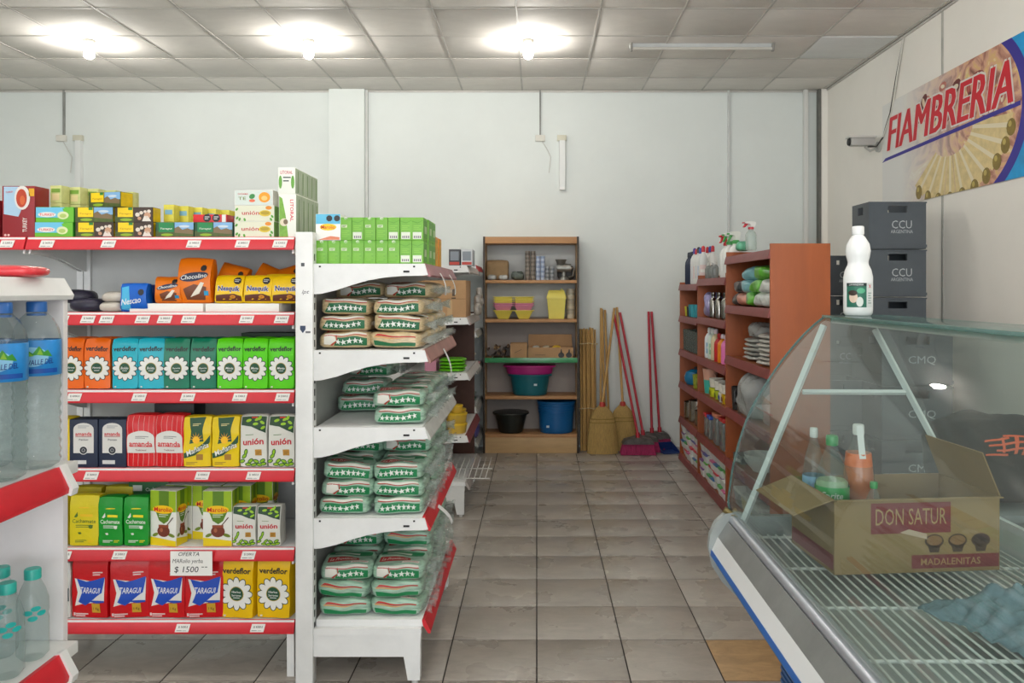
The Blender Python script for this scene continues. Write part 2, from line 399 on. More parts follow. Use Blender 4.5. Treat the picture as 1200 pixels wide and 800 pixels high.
# emergency strip lamps, sockets on the back wall
def wall_lamp(px, py0, py1, pxs, lab1, lab2):
    y = 8.2; x = PX(px, y); z0, z1 = PZ(py1, y), PZ(py0, y)
    t = thing('strip_lamp', lab1, 'lamp', (x, y, z0))
    MB().bbox(-.055, .04, -.045, 0, (z1-z0)*.9, z1-z0, mat('#cdcbb8', .5), .004).build('end_holder', t)
    MB().prism([(-.035, -.005), (.035, -.005), (.028, -.05), (-.028, -.05)], .02, (z1-z0)*.9, 'z', mat('#dfe2e0', .35, coat=.3)).build('channel', t)
    MB().bbox(-.03, .03, -.055, 0, 0, .03, M_WHITE, .004).build('end_cap', t)
    s = thing('wall_socket', lab2, 'socket', (PX(pxs, y), y, PZ(166, y)))
    MB().bbox(-.05, .05, -.03, 0, 0, .065, mat('#d8d6cc', .5), .006).build('box', s)
    MB().tube([(.02, -.02, 0), (.07, -.03, -.08), (.11, -.015, -.16), (.09, -.012, -.32)], .004, mat('#c9c9c4', .5)).build('cord', s)
wall_lamp(659, 159, 223, 633, 'bare white strip lamp mounted upright above the bookshelf', 'small white wall socket with looping cord above the bookshelf')
wall_lamp(94, 159, 224, 73, 'bare white strip lamp mounted upright above the tea cartons', 'small white wall socket with looping cord above the tea cartons')

# bulbs
M_BULB = mat('#fffaf3', .3, emit=BULB, key='bulb'); M_BULBR = mat('#fffaf3', .3, emit=BULB*.82, key='rear bulb')
def bulb(x, y, label, grp, m=M_BULB):
    t = thing('ceiling_bulb', label, 'light bulb', (x, y, ZC), group=grp)
    MB().lathe([(.0, -.045), (.034, -.045), (.05, -.01), (.05, 0)], mat('#b8b4aa', .5), 20).build('socket', t)
    MB().lathe([(.0, -.155), (.02, -.151), (.036, -.135), (.041, -.115), (.036, -.09), (.024, -.066), (.02, -.045)], m, 20).build('globe', t)
for x, l in ((-3.67, 'glowing round bulb on the ceiling above the tea carton shelf'), (-1.87, 'glowing round bulb on the ceiling before the wall pillar'), (-.07, 'glowing round bulb on the ceiling above the central aisle')):
    bulb(x, 6.55, l, 'ceiling bulbs in a row', M_BULBR)
for x, y in [(x, y) for y in (2.8, -.9) for x in (-3.67, -1.87, -.07, 1.75)]: bulb(x, y, 'glowing round bulb on the ceiling over the shop entrance side', 'ceiling bulbs by the entrance')
t = thing('tube_lamp', 'long unlit fluorescent tube lamp on the ceiling', 'lamp', (0, 0, 0))
ya = 6.66; x0, x1 = PX(738, ya), PX(906, ya)
MB().prism([(ya-.03, ZC), (ya+.05, ZC), (ya+.04, ZC-.03), (ya-.02, ZC-.03)], x0, x1, 'x', M_GREYL).build('housing', t)
MB().tube([(x0+.02, ya-.03, ZC-.045), (x1-.02, ya-.03, ZC-.045)], .013, mat('#c9c6bd', .3)).build('tube', t)
for x in (x0, x1-.02): MB().bbox(x, x+.02, ya-.05, ya-.01, ZC-.065, ZC, mat('#8c8a84', .5), .003).build('lamp_holder', t)

# security camera, loose cable, banner on the side wall
yc = 6.9; t = thing('security_camera', 'grey bullet security camera on the side wall', 'camera', (XR, yc, PZ(172, yc)))
M_CAMG = mat('#b9bab5', .4, var=.1)
MB().lathe([(0, 0), (.045, 0), (.045, .02), (0, .02)], M_CAMG, 18).build('mount', t, rot=(0, R(-90), 0))
MB().tube([(-.02, 0, -.01), (-.08, 0, -.035), (-.13, -.01, 0)], .011, M_CAMG).build('bracket', t)
MB().bbox(-.26, -.05, -.045, .035, .005, .075, M_CAMG, .015).build('housing', t)
MB().bbox(-.28, -.04, -.055, .045, .072, .09, mat('#d5d5cf', .4), .005).build('sunshield', t)
MB().lathe([(0, 0), (.03, 0), (.033, .012), (0, .012)], M_DARK, 16).build('lens', t, (-.272, -.005, .04), rot=(0, R(90), 0))
pts = [(XR-.012, 6.42, ZC-.02), (XR-.012, 6.55, 3.35), (XR-.012, 6.66, 3.08), (XR-.014, 6.74, 2.98), (XR-.02, 6.78, 2.9), (XR-.05, 6.84, 2.83), (XR-.1, 6.9, 2.84)]
t = thing('loose_cable', 'black and white cable hanging from the ceiling to the security camera', 'cable')
MB().tube(pts, .007, mat('#3a3936', .6), 6).build('cable_strand', t)
MB().tube([(p[0], p[1]-.025*math.sin(i*.8), p[2]) for i, p in enumerate(pts[:5])], .008, mat('#cfcdc4', .6), 6).build('cable_strand', t)

ban = thing('shop_banner', 'long printed shop banner with red lettering and cold-cut platter on the side wall', 'banner', (XR-.004, 6.82, 2.29))
BL, BH = 3.0, .88
def food_mat():
    m = bpy.data.materials.new('m_banner'); m.use_nodes = True; nt = m.node_tree; p = nt.nodes['Principled BSDF']; N = nt.nodes.new; p.inputs['Roughness'].default_value = .45
    tc = N('ShaderNodeTexCoord'); sp = N('ShaderNodeSeparateXYZ'); nt.links.new(tc.outputs['Object'], sp.inputs[0])
    v = N('ShaderNodeTexVoronoi'); v.inputs['Scale'].default_value = 7; n = N('ShaderNodeTexNoise'); n.inputs['Scale'].default_value = 5; n.inputs['Detail'].default_value = 5; n.inputs['Distortion'].default_value = 2
    nt.links.new(tc.outputs['Object'], v.inputs['Vector']); nt.links.new(tc.outputs['Object'], n.inputs['Vector'])
    r = N('ShaderNodeValToRGB'); e = r.color_ramp.elements
    e[0].position = .3; e[0].color = (*lin('#7b4a3c'), 1); e[1].position = .72; e[1].color = (*lin('#f0e2c4'), 1)
    for q, h in ((.42, '#b27a68'), (.52, '#d9a98e'), (.6, '#dcb878')): k = e.new(q); k.color = (*lin(h), 1)
    nt.links.new(n.outputs['Fac'], r.inputs[0])
    mr = N('ShaderNodeMapRange'); mr.inputs['From Min'].default_value = -.35; mr.inputs['From Max'].default_value = -1.35; nt.links.new(sp.outputs['Y'], mr.inputs['Value'])
    mx = N('ShaderNodeMix'); mx.data_type = 'RGBA'; nt.links.new(mr.outputs[0], mx.inputs[0]); mx.inputs[6].default_value = (*lin('#e3e3df'), 1); nt.links.new(r.outputs[0], mx.inputs[7])
    nt.links.new(mx.outputs[2], p.inputs['Base Color']); return m
MB().box(-.004, 0, -BL, 0, 0, BH, food_mat()).build('sheet', ban)
def clip(sh, u1=BL, v1=BH):
    bm = bmesh.new(); vs = [bm.verts.new((a, b, 0)) for a, b in sh[0]]
    for q in sh[1]: bm.faces.new([vs[i] for i in q])
    for co, no in (((0,0,0),(-1,0,0)), ((u1,0,0),(1,0,0)), ((0,0,0),(0,-1,0)), ((0,v1,0),(0,1,0))):
        bmesh.ops.bisect_plane(bm, geom=bm.verts[:]+bm.edges[:]+bm.faces[:], plane_co=co, plane_no=no, clear_outer=True)
    bm.verts.index_update(); r = [(q.co.x, q.co.y) for q in bm.verts], [[q.index for q in f.verts] for f in bm.faces]; bm.free(); return r
pr = Print(); cu, cv, rx, ry = 1.12, .47, .86, .62
N_ = 40
def arc(k, a0, a1): return [(cu + rx*k*math.cos(a0 + (a1-a0)*i/N_), cv + ry*k*math.sin(a0 + (a1-a0)*i/N_)) for i in range(N_+1)]
o_ = arc(1.06, R(-60), R(60)); blue = poly(*([(BL, -.2)] + [(BL, BH+.2)] + [(o_[-1][0], BH+.2)] + o_[::-1] + [(o_[0][0], -.2)]))
pr.a('#21a3dc', clip(blue), 1, var=.25, vs=5)
A, B = arc(.98, R(-65), R(65)), arc(1.08, R(-65), R(65))
pr.a('#3a3190', clip((A + B, [[i, i+1, N_+2+i, N_+1+i] for i in range(N_)])), 2)
rnd = random.Random(3)
for k in range(26):     # cured meats, cheese and ham rolls on the platter
    a = rnd.uniform(.2, 2.6); q = rnd.uniform(.3, .85); u, v = cu + rx*q*math.cos(a), cv + ry*q*math.sin(a)*.62
    c = rnd.choice(['#8d3f3a', '#a9584d', '#c98578', '#d8b36a', '#e6d39a', '#6b2f2c', '#dcb0a2'])
    s_ = rnd.uniform(.04, .085); pr.a(c, clip(ell(u, v, s_, s_*.6, 12, rnd.uniform(0, 3))), 1.1 + k*.015, var=.3, vs=25)
    pr.a(rnd.choice(['#e8d7bd', '#b8665c', '#f0e6cf']), clip(ell(u, v, s_*.55, s_*.28, 10, rnd.uniform(0, 3))), 1.9 + k*.015)
for k in range(10):
    a = R(-128 + k*12.5); ca, sa = math.cos(a), math.sin(a); p0 = (cu + .30*ca, cv + .2*sa); p1 = (cu + .76*ca, cv + .50*sa); nx, ny = -sa, ca
    al = .03
    pr.a('#ecd9a6', clip(poly((p0[0]-nx*al, p0[1]-ny*al), (p0[0]+nx*al, p0[1]+ny*al), (p1[0]+nx*.08, p1[1]+ny*.08), (p1[0]-nx*.08, p1[1]-ny*.08))), 1.5 + .04*k, var=.2, vs=14)
    pr.a('#f5ead0', clip(poly((p0[0]-nx*.01, p0[1]-ny*.01), (p0[0]+nx*.012, p0[1]+ny*.012), (p1[0]+nx*.02, p1[1]+ny*.02), (p1[0]-nx*.012, p1[1]-ny*.012))), 2.1 + .03*k)
    pr.a('#8d7a3c', clip(ell(p1[0], p1[1]-.01, .05, .055, 14)), 2.6 + .03*k, var=.25, vs=20); pr.a('#c4b26a', clip(ell(p1[0]-.012, p1[1]+.012, .018, .02, 10)), 3.2)
pr.a('#3a3190', poly((.0, .395), (.06, .40), (1.95, .44), (1.95, .47), (.06, .425)), 4)
for k, (du, dv) in enumerate(((-.022, -.008), (.022, .008), (-.020, .010), (.020, -.010))): pr.a('#f2ece6', T('FIAMBRERIA', .985 + du, .615 + dv, 1.77, .28, shear=.25, off=0), 4.0 + .2*k)
for k, du in enumerate((-.012, .012, -.004, .004)): pr.a('#c81f33', T('FIAMBRERIA', .985 + du, .615, 1.76, .272, shear=.25, off=0), 5.2 + .2*k)
for k in range(7): pr.a('#8fd4ef', clip(rect(2.0 + .07*k, .06 + .12*k, 2.7, .075 + .12*k)), 1.3)
pr.build('banner_print', ban, lambda u, v, e: Vector((-.004 - e, -u, v)), flat=True)
# ------------------------------------------------------------------ white gondola shelving
def tagmesh(price, wd=.062, ht=.032):
    pr = Print(); pr.a('#f1f0ec', poly((-wd/2, 0), (wd/2-.006, 0), (wd/2, ht), (-wd/2+.006, ht)), 1)
    pr.a('#2a2a2c', join(T(price, .002, ht*.62, wd*.62), rect(-wd*.40, ht*.16, -wd*.05, ht*.22), rect(.0, ht*.16, wd*.25, ht*.20)), 2)
    return pr
PRICES = ['$ 2300.0', '$ 3600.0', '$ 4300.0', '$ 1850.0', '$ 2850.0', '$ 3300.0']
def wall_rail(mb, x0, x1, y, z, m):   # slanted price rail facing -y
    mb.prism([(y+.012, z), (y+.004, z+.002), (y-.014, z-.045), (y-.012, z-.052), (y-.002, z-.050), (y+.012, z-.02)], x0, x1, 'x', m)
BR = [(0, 0), (.452, 0), (.462, -.034), (.466, -.046), (.44, -.049), (.36, -.050), (.29, -.056), (.22, -.068), (.15, -.088), (.09, -.108), (.03, -.122), (0, -.124)]
LZ = [1.819, 1.508, 1.187, .863, .535, .235]
LY, LYB, LX0, LX1 = 3.305, 3.735, -2.11, -1.0
M_SHADE = mat('#bcbdbb', .5, var=.06)
def gondola_front(name, label, x0, x1, zs, feet=True, ztop=1.83):
    """gondola facing the camera: back panel, uprights, shelves with red price rails"""
    g = thing(name, label, 'shelving', (0, 0, 0))
    MB().box(x0, x1, LYB, LYB+.02, .12, ztop-.02, M_SHADE).build('back_panel', g)
    for k in range(1, 5): MB().box(x0, x1, LYB-.002, LYB, .12+k*.34, .124+k*.34, mat('#a9aaa8', .6)).build('panel_joint', g)
    for x in (x0, x1-.03): MB().bbox(x, x+.03, LYB-.015, LYB+.035, 0, ztop, M_SHELFW, .003).build('upright', g)
    for i, z in enumerate(zs):
        s = MB().bbox(x0+.004, x1-.004, LY, LYB-.002, z-.028, z, M_SHELFW, .002).build('shelf', g)
        mb = MB(); wall_rail(mb, x0+.002, x1-.002, LY, z, M_RED); mb.build('price_rail', s)
        for x in (x0+.006, x1-.014):
            MB().prism([(LYB - p[0]*.92, z - .028 + p[1]*.85) for p in BR], x, x+.008, 'x', M_SHELFW).build('bracket', s)
        if i == len(zs)-1 and feet:
            for x in (x0+.005, x1-.035): MB().prism([(LY+.005, 0), (LY+.05, 0), (LY+.07, z-.05), (LYB, z-.05), (LYB, z-.028), (LY+.0, z-.028)], x, x+.03, 'x', M_SHELFW).build('foot', s)
    return g
g = gondola_front('gondola_shelving', 'white gondola shelf bay with red price rails holding yerba packs', LX0, LX1, LZ)
gondola_front('gondola_shelving', 'white gondola shelf bay with red price rails behind the water bottles', -3.2, LX0-.004, LZ[:2])
shelves = sorted([o for o in g.children if o.name.startswith('shelf')], key=lambda o: -max(v.co.z for v in o.data.vertices))
tagpx = [[8, 55, 127, 227, 284, 328], [72, 103, 125, 167, 193, 221, 289, 330], [87, 163, 220, 281, 331], [107, 237, 297], [75, 140, 291], [214, 302]]
k_ = 0
for row, (s, z, xs) in enumerate(zip(shelves, LZ, tagpx)):
    for px in xs:
        x = PX(px, LY-.01)
        tagmesh(PRICES[k_ % 6]).build('price_tag', s, lambda u, v, e, x=x, z=z: Vector((x + u, LY-.0145 - e + v*.30, z - .043 + v*.95)), flat=True); k_ += 1
# bracket and contents seen on the second bay are simple; hand written offer card
t = thing('offer_card', 'hand-written white offer card hanging from the red price rail', 'card', (PX(224.5, LY-.02), LY-.022, PZ(672, LY)))
MB().box(-.086, .086, -.001, .001, 0, .1, mat('#efeeea', .6)).build('card', t)
pr = Print(); ink = '#26262b'
pr.a(ink, T('OFERTA', -.01, .089, .085, .016, shear=.3, off=0), 1).a(ink, T('MARolio yerba', -.015, .058, .125, .022, shear=.2, off=0), 1).a(ink, T('$ 1500', -.02, .024, .10, .028, shear=.15, off=.004), 1).a(ink, join(rect(.042, .034, .052, .037), rect(.056, .034, .066, .037)), 1)
pr.build('lettering', t, lambda u, v, e: Vector((u, -.001 - e, v)), flat=True)

def row_gondola(label, X0, Y0, Y1, zs, L=.45, ztop=1.836, rails='#a33a44', redrails=(), panel=True, tagc=True, bz=None):
    """gondola running away from the camera, shelves facing +x, bracket ends facing the camera"""
    g = thing('gondola_shelving', label, 'shelving')
    k = L/.452
    for y in (Y0-.03, Y1-.05):
        p = MB().bbox(X0-.07, X0, y, y+.055, 0, ztop, M_SHELFW, .003).build('upright', g)
        mb = MB()
        for q in range(int((ztop-.15)/.05)): mb.box(X0-.0005, X0+.0006, y+.02, y+.034, .12+q*.05, .148+q*.05, M_DARK)
        mb.build('slot_row', p)
    if panel: MB().box(X0-.05, X0-.03, Y0, Y1, .12, ztop-.03, M_SHADE).build('back_panel', g)
    for i, z in enumerate(zs):
        base = i == len(zs)-1
        s = MB().bbox(X0+.004, X0+L, Y0+.004, Y1-.004, z-.028, z, M_SHELFW, .002).build('shelf', g)
        m = M_RED if i in redrails else mat(rails[i] if isinstance(rails, tuple) else rails, .45, var=.25, vs=8)
        MB().prism([(X0+L-.012, z), (X0+L, z+.002), (X0+L+.024, z-.045), (X0+L+.022, z-.054), (X0+L+.012, z-.052), (X0+L-.008, z-.02)], Y0-.004, Y1, 'y', m).build('price_rail', s)
        if not base:
            for y in (Y0-.012, Y1-.02):
                b = MB().prism([(X0 + p[0]*k, z + p[1]) for p in BR], y, y+.012, 'y', M_SHELFW).build('bracket', s)
                if y < Y0:
                    mb = MB(); mb.lathe([(0, 0), (.005, 0), (.005, .001)], M_DARK, 8, cap=True)
                    mb = MB().box(X0+.365*k, X0+.39*k, y-.0008, y, z-.036, z-.028, M_DARK).box(X0+.02, X0+.028, y-.0008, y, z-.015, z-.008, M_DARK).box(X0+.405*k, X0+.413*k, y-.0008, y, z-.015, z-.008, M_DARK)
                    mb.build('rivet', b)
        else:
            zt = z - .028
            for y in (Y0-.02, Y1-.04):
                f = MB().box(X0, X0+L*.97, y, y+.03, zt-.028, zt, M_SHELFW).box(X0, X0+L*.9, y+.004, y+.03, zt-.115, zt-.028, M_SHELFW).build('base_arm', s)
                MB().prism([(X0+L*.78, zt-.028), (X0+L*.965, zt-.028), (X0+L*.96, .018), (X0+L*.85, .018)], y, y+.04, 'y', M_SHELFW).build('foot', s)
                MB().lathe([(0, 0), (.014, 0), (.014, .018), (0, .018)], mat('#c9c9c5', .5), 10).build('levelling_pad', s, (X0+L*.91, y+.02, 0))
        s['shelf_z'] = z
    return g
G1 = row_gondola('white gondola run with slotted upright stacked with noodle bags', -.906, 3.26, 4.30, [1.708, 1.356, 1.0425, .673, .255], redrails=(3, 4), rails=('#9a6468', '#a5746c', '#c4c4c0', '#b02030', '#b02030'))
# little marks on the wide upright
up = [o for o in G1.children if o.name.startswith('upright')][0]
pr = Print().a('#4a4c50', rect(-.018, .0, -.004, .014), 1).a('#5a5d62', T('lpt', 0, -.105, .03, .02, shear=.3, off=0), 1).a('#39465e', poly((-.022, -.24), (0, -.24), (0, -.255), (-.011, -.27), (-.022, -.255)), 1).a('#6a6c70', rect(.0, -.27, .02, -.262), 1)
pr.build('stickers', up, lambda u, v, e: Vector((-.935 + u, 3.23 - e, PZ(312, 3.23) + v)), flat=True)
G2 = row_gondola('white gondola run holding a brown carton, beyond the noodle bags', -.96, 5.65, 6.65, [1.775, 1.407, 1.015, .574, .242], L=.465, redrails=(), ztop=1.84, rails=('#b7b0ad', '#b9b3b0', '#c9c6c3', '#7d3238', '#a8a19e'))
G3 = row_gondola('white gondola run nearest the back wall, holding folded cloths', -1.0, 7.3, 8.13, [1.83, 1.22, .886, .53, .22], L=.44, ztop=1.86, redrails=(0,), rails='#a9aca8')
# price tickets hanging from the rails
G1S = sorted([o for o in G1.children if o.name.startswith('shelf')], key=lambda o: -o['shelf_z'])
for (si, y, h_, tl) in ((0, 3.62, .10, .25), (0, 4.0, .10, .3), (1, 3.75, .125, .3), (3, 3.55, .07, .9)):
    x, z = -.438, G1S[si]['shelf_z'] - .03
    k = MB().grid(lambda u, v: Vector((x + v*h_*tl + .012*math.sin(v*3), y - (u-.5)*.05 - v*.02, z - v*h_)), 3, 8, mat('#eceded', .5)).build('hanging_ticket', G1S[si])
# near fixture with water bottles
NX, NY = -1.122, 1.86
g = thing('gondola_shelving', 'white shelf fixture with red price rail holding water bottles', 'shelving')
PYE = 1.965
MB().bbox(-1.60, -1.165, PYE, PYE+.02, 0, 1.60, mat('#e4dfe0', .4, var=.05), .002).build('end_panel', g)
MB().box(-1.60, -1.58, .3, PYE, 0, 1.60, M_SHELFW).build('back_panel', g)
for z, xo in ((1.182, 0), (.74, 0)):
    s = MB().bbox(-1.58, NX-.005, .3, PYE-.002, z-.028, z, M_SHELFW, .002).build('shelf', g)
    MB().prism([(NX-.014, z), (NX-.002, z+.002), (NX+.022, z-.048), (NX+.02, z-.06), (NX+.008, z-.056), (NX-.01, z-.02)], .3, NY+.02, 'y', M_RED).build('price_rail', s)
    MB().prism([(NX-.014, z+.002), (NX, z+.006), (NX+.03, z-.05), (NX+.026, z-.066), (NX+.0, z-.06)], NY+.02, NY+.045, 'y', M_SHELFW).build('rail_end', s)
s = MB().bbox(-1.60, -1.185, .3, PYE+.02, 1.585, 1.628, M_SHELFW, .004).build('top_shelf', g)
MB().prism([(-1.195, 1.630), (-1.18, 1.63), (-1.155, 1.588), (-1.159, 1.577), (-1.195, 1.577)], .3, PYE+.03, 'y', M_SHELFW).build('shelf_lip', s)
D = softmap(.13, .10, .03, n=3, wr=.006, seed=4)
o = MB(); cubemesh(o, D, 8, 6, 4, mat('#d2303a', .35, coat=.4)); o = weld(o.build('snack_packet')); o.location = (-1.215, 1.86, 1.6295); tag(o, 'red plastic packet lying on the white top shelf', 'packet')

M_WATER = clear('#f0f5f4', .04, .05, 1.4, '#dfe6e6', bump=.9); M_CAPB = mat('#1f5fa8', .35); M_LABB = mat('#1f86cf', .35, var=.35, vs=9)
def water_bottle(label, group):
    t = thing('water_bottle', label, 'bottle', group=group); h = .405; r = .051
    prof = [(.0, .002), (.034, 0), (.046, .008), (r, .02)]
    for k in range(8):
        z = .028 + k*.0215; prof += [(r*.93, z), (r, z+.011)]
    prof += [(r*.95, .207), (r*.985, .214), (r*.985, .302), (r*.97, .312), (.046, .328), (.035, .350), (.022, .363), (.0165, .369), (.0165, .38)]
    MB().lathe(prof, M_WATER, 28).build('bottle_body', t)
    lb = MB().lathe([(r*.99, .218), (r*1.004, .219), (r*1.004, .300), (r*.99, .301)], M_LABB, 40, cap=False).build('label_band', t)
    q = r*1.004
    pr = Print(); pr.a('#0e4f9e', rect(-.05, -.029, .05, -.02), 1).a('#9fd3ee', ell(-.008, .004, .036, .02), 1.2)
    pr.a('#3d8f35', poly((-.028, .004), (-.012, .016), (-.004, .011), (.008, .026), (.018, .014), (.026, .018), (.036, .004), (.004, .008)), 2).a('#8fbf3a', poly((-.02, .005), (-.01, .013), (-.002, .006)), 3).a('#8fbf3a', poly((.004, .009), (.010, .021), (.016, .008)), 3)
    pr.a('#123a80', T('VALLE DEL', .012, -.006, .052, .0105, shear=.2, rot=.06), 3)
    ph = math.atan2(-.86, .5)
    pr.build('label_print', lb, lambda u, v, e: Vector(((q + e)*math.cos(ph + u/q), (q + e)*math.sin(ph + u/q), .258 + v*1.15)), L=.008)
    MB().lathe([(.019, .365), (.0215, .366), (.0215, .387), (.02, .39), (0, .39)], M_CAPB, 22).build('cap', t)
    MB().lathe([(.0185, .357), (.0205, .357), (.0205, .362), (.0185, .362)], M_CAPB, 22, cap=False).build('cap_ring', t)
    return proto(t)
wbt = water_bottle('large clear water bottle with blue mountain label on the red-railed shelf', 'large water bottles')
WHERE = ['at the rail beside the white end panel', 'at the rail, second from the end panel', 'at the rail, third from the end panel', 'in the inner row beside the end panel', 'in the inner row, second from the end panel']
for (x, y), wh in zip(((-1.18, 1.885), (-1.18, 1.76), (-1.18, 1.635), (-1.295, 1.89), (-1.295, 1.77)), WHERE): put(wbt, (x, y, 1.1835), rz=random.uniform(-.1, .1), label='large blue-labelled water bottle ' + wh)
def small_bottle():
    t = thing('water_bottle', 'small clear water bottle with teal cap on the lower shelf', 'bottle', group='small teal-capped bottles'); r = .034
    MB().lathe([(0, .002), (.024, 0), (r, .012), (r, .09), (r*.93, .10), (r, .11), (r*.98, .135), (.026, .16), (.016, .182), (.0145, .19), (.0145, .198)], clear('#edf3f2', .08, .08, 1.36, '#dfe8e8', bump=.2), 22).build('bottle_body', t)
    MB().lathe([(.0165, .184), (.018, .185), (.018, .205), (.016, .208), (0, .208)], mat('#2aa79b', .35), 20).build('cap', t)
    pr = Print()
    for u, v in ((-.012, .0), (.004, .008), (.016, -.004), (-.002, -.014)): pr.a('#2fa9a4', ell(u, v, .010, .006), 1)
    ph = math.atan2(-.86, .5)
    pr.build('label_print', t, lambda u, v, e: Vector(((r+.001+e)*math.cos(ph + u/r), (r+.001+e)*math.sin(ph + u/r), .115 + v)), L=.006)
    return proto(t)
sb = small_bottle()
for (x, y), wh in zip(((-1.18, 1.87), (-1.18, 1.78), (-1.18, 1.69), (-1.26, 1.88), (-1.26, 1.79)), WHERE): put(sb, (x, y, .7415), rz=random.uniform(-.3, .3), label='small teal-capped water bottle ' + wh)
# ------------------------------------------------------------------ packs on the red-railed gondola
K = FPX/3.32            # pixels per metre at the pack fronts
def fx(px): return (px - CX)/K
def seat(o, px0, px1, row, d, dy=0, rz=0, z=0, label=None, group=None): return put(o, (fx((px0+px1)/2), 3.318 + d/2 + dy, LZ[row] + z + .0015), rz, label, group)
def foil(h, **k): return mat(vivid(h), .38, coat=.12, bump=.4, bs=15, spec=.35, **k)
def daisy(bodyh, w, h, name):
    p = Print(); cx, cy, r = 0, h*.41, min(w*.485, h*.285)
    p.a('#1c1c1a', T('verdeflor', 0, h*.79, w*.86, h*.095, off=.03), 1)
    p.a('#20302a', petals(cx, cy, r*.36, r, r*.2, 12, .0024), 1).a('#f4f4f0', petals(cx, cy, r*.36, r*.985, r*.185), 2).a('#f4f4f0', ell(cx, cy, r*.5, r*.5), 2.2)
    p.a('#b8a14a', ell(cx, cy, r*.44, r*.44, 22), 3).a('#174a34', ell(cx, cy, r*.40, r*.40, 22), 4)
    if len(name) > 9: p.a('#f2f2ee', join(T(name.split()[0], cx, cy+r*.12, r*.55), T(name.split()[1], cx, cy-r*.08, r*.58), rect(cx-r*.2, cy-r*.25, cx+r*.2, cy-r*.21)), 5)
    else: p.a('#f2f2ee', join(T(name, cx, cy+r*.02, r*.62, shear=.3), rect(cx-r*.2, cy-r*.2, cx+r*.2, cy-r*.16)), 5)
    p.a('#e8e8e0', rect(-w*.40, h*.03, -w*.33, h*.06), 1)
    return p
W3, H3 = 30.2/K, 60/K
cols = [('#e0701c', 'Naranja', 'orange', ((68, 99), (97, 129))), ('#2fb2c4', 'Boldo', 'turquoise', ((131, 160), (160, 192))), ('#12745a', 'Peperina', 'dark green', ((191, 221), (222, 252))), ('#5fc71c', 'Menta', 'lime green', ((253, 284), (285, 315), (315, 345)))]
for hx, nm, cn, sp in cols:
    o = softpack('herb_pack', cn + ' foil herb pack with a white daisy print', 'herb pack', cn + ' daisy herb packs', W3, .065, H3, foil(hx), daisy(hx, W3, H3, nm), n=22, top=.5, wr=.0038, seed=len(nm))
    for i, (a, b) in enumerate(sp): seat(o, a, b, 2, .065, dy=random.uniform(0, .008), rz=random.uniform(-.13, .11))
    for i, (a, b) in enumerate(sp): seat(o, a+1, b+1, 2, .065, dy=.085, rz=random.uniform(-.06, .06), label=cn + ' foil herb pack with a daisy, in the second rank', group='second rank of %s herb packs' % cn)
W6, H6 = 43/K, 71/K
o = softpack('herb_pack', 'large yellow herb pack with a white daisy print on the bottom shelf', 'herb pack', 'yellow daisy packs', W6*.95, .085, H6, foil('#e3bd12'), daisy('#e3bd12', W6*.95, H6, 'Hierbas Serranas'), n=22, top=.3, wr=.0036, seed=3)
for a, b in ((258, 299), (301, 342)): seat(o, a, b, 5, .085, rz=-.10)

# red-and-blue packs, bottom shelf
w_, h_ = 45/K, 70/K; p = Print()
p.a('#f1f1ee', poly((-w_*.40, h_*.20), (-w_*.22, h_*.24), (w_*.42, h_*.30), (w_*.42, h_*.68), (w_*.2, h_*.62), (-w_*.42, h_*.66), (-w_*.32, h_*.44)), 1)
p.a('#1f50b0', poly((-w_*.36, h_*.66), (-w_*.10, h_*.62), (w_*.18, h_*.66), (w_*.42, h_*.70), (w_*.36, h_*.44), (w_*.12, h_*.33), (-w_*.12, h_*.22), (-w_*.3, h_*.28), (-w_*.2, h_*.44)), 2)
p.a('#f4f4f4', T('TARAGUI', .006, h_*.475, w_*.56, h_*.095, shear=.2), 3).a('#1f50b0', poly((-w_*.06, h_*.30), (w_*.2, h_*.26), (w_*.42, h_*.28), (w_*.42, h_*.31), (w_*.1, h_*.31)), 2.5)
p.a('#c9a23c', rect(w_*.06, h_*.10, w_*.30, h_*.26), 3).a('#4a3a1a', T('1 Kg', w_*.18, h_*.16, w_*.16), 4).a('#e8d2d2', lines(-w_*.38, -w_*.06, h_*.06, 2, h_*.035, h_*.022), 1).a('#e8d2d2', lines(w_*.08, w_*.36, h_*.76, 2, h_*.035, h_*.02), 1).a('#e8d2d2', rect(-w_*.44, h_*.04, -w_*.39, h_*.09), 1)
o = softpack('yerba_pack', 'red yerba pack with a blue and white map emblem on the bottom shelf', 'yerba pack', 'red map-emblem yerba packs', w_, .095, h_, foil('#b9141f'), p, n=22, top=.25, wr=.005, seed=8)
for (a, b, rz), wh in zip(((84, 129, -.10), (129, 173, .07), (173, 219, -.05), (218, 260, .04)), ('beside the white banded pack', 'second from the white banded pack', 'second from the yellow daisy pack', 'beside the yellow daisy pack')): seat(o, a, b, 5, .095, rz=rz, label='red yerba pack with blue and white map emblem, ' + wh)
p = Print().a('#2b3340', rect(-.04, .07, .04, .125), 1).a('#e9e9e6', T('M', .02, .1, .02), 2)
o = softpack('yerba_pack', 'white pack with a dark middle band on the bottom shelf', 'yerba pack', None, .09, .09, .235, foil('#dcdcd8'), p, n=22, wr=.0048, seed=2); seat(o, 58, 82, 5, .09)

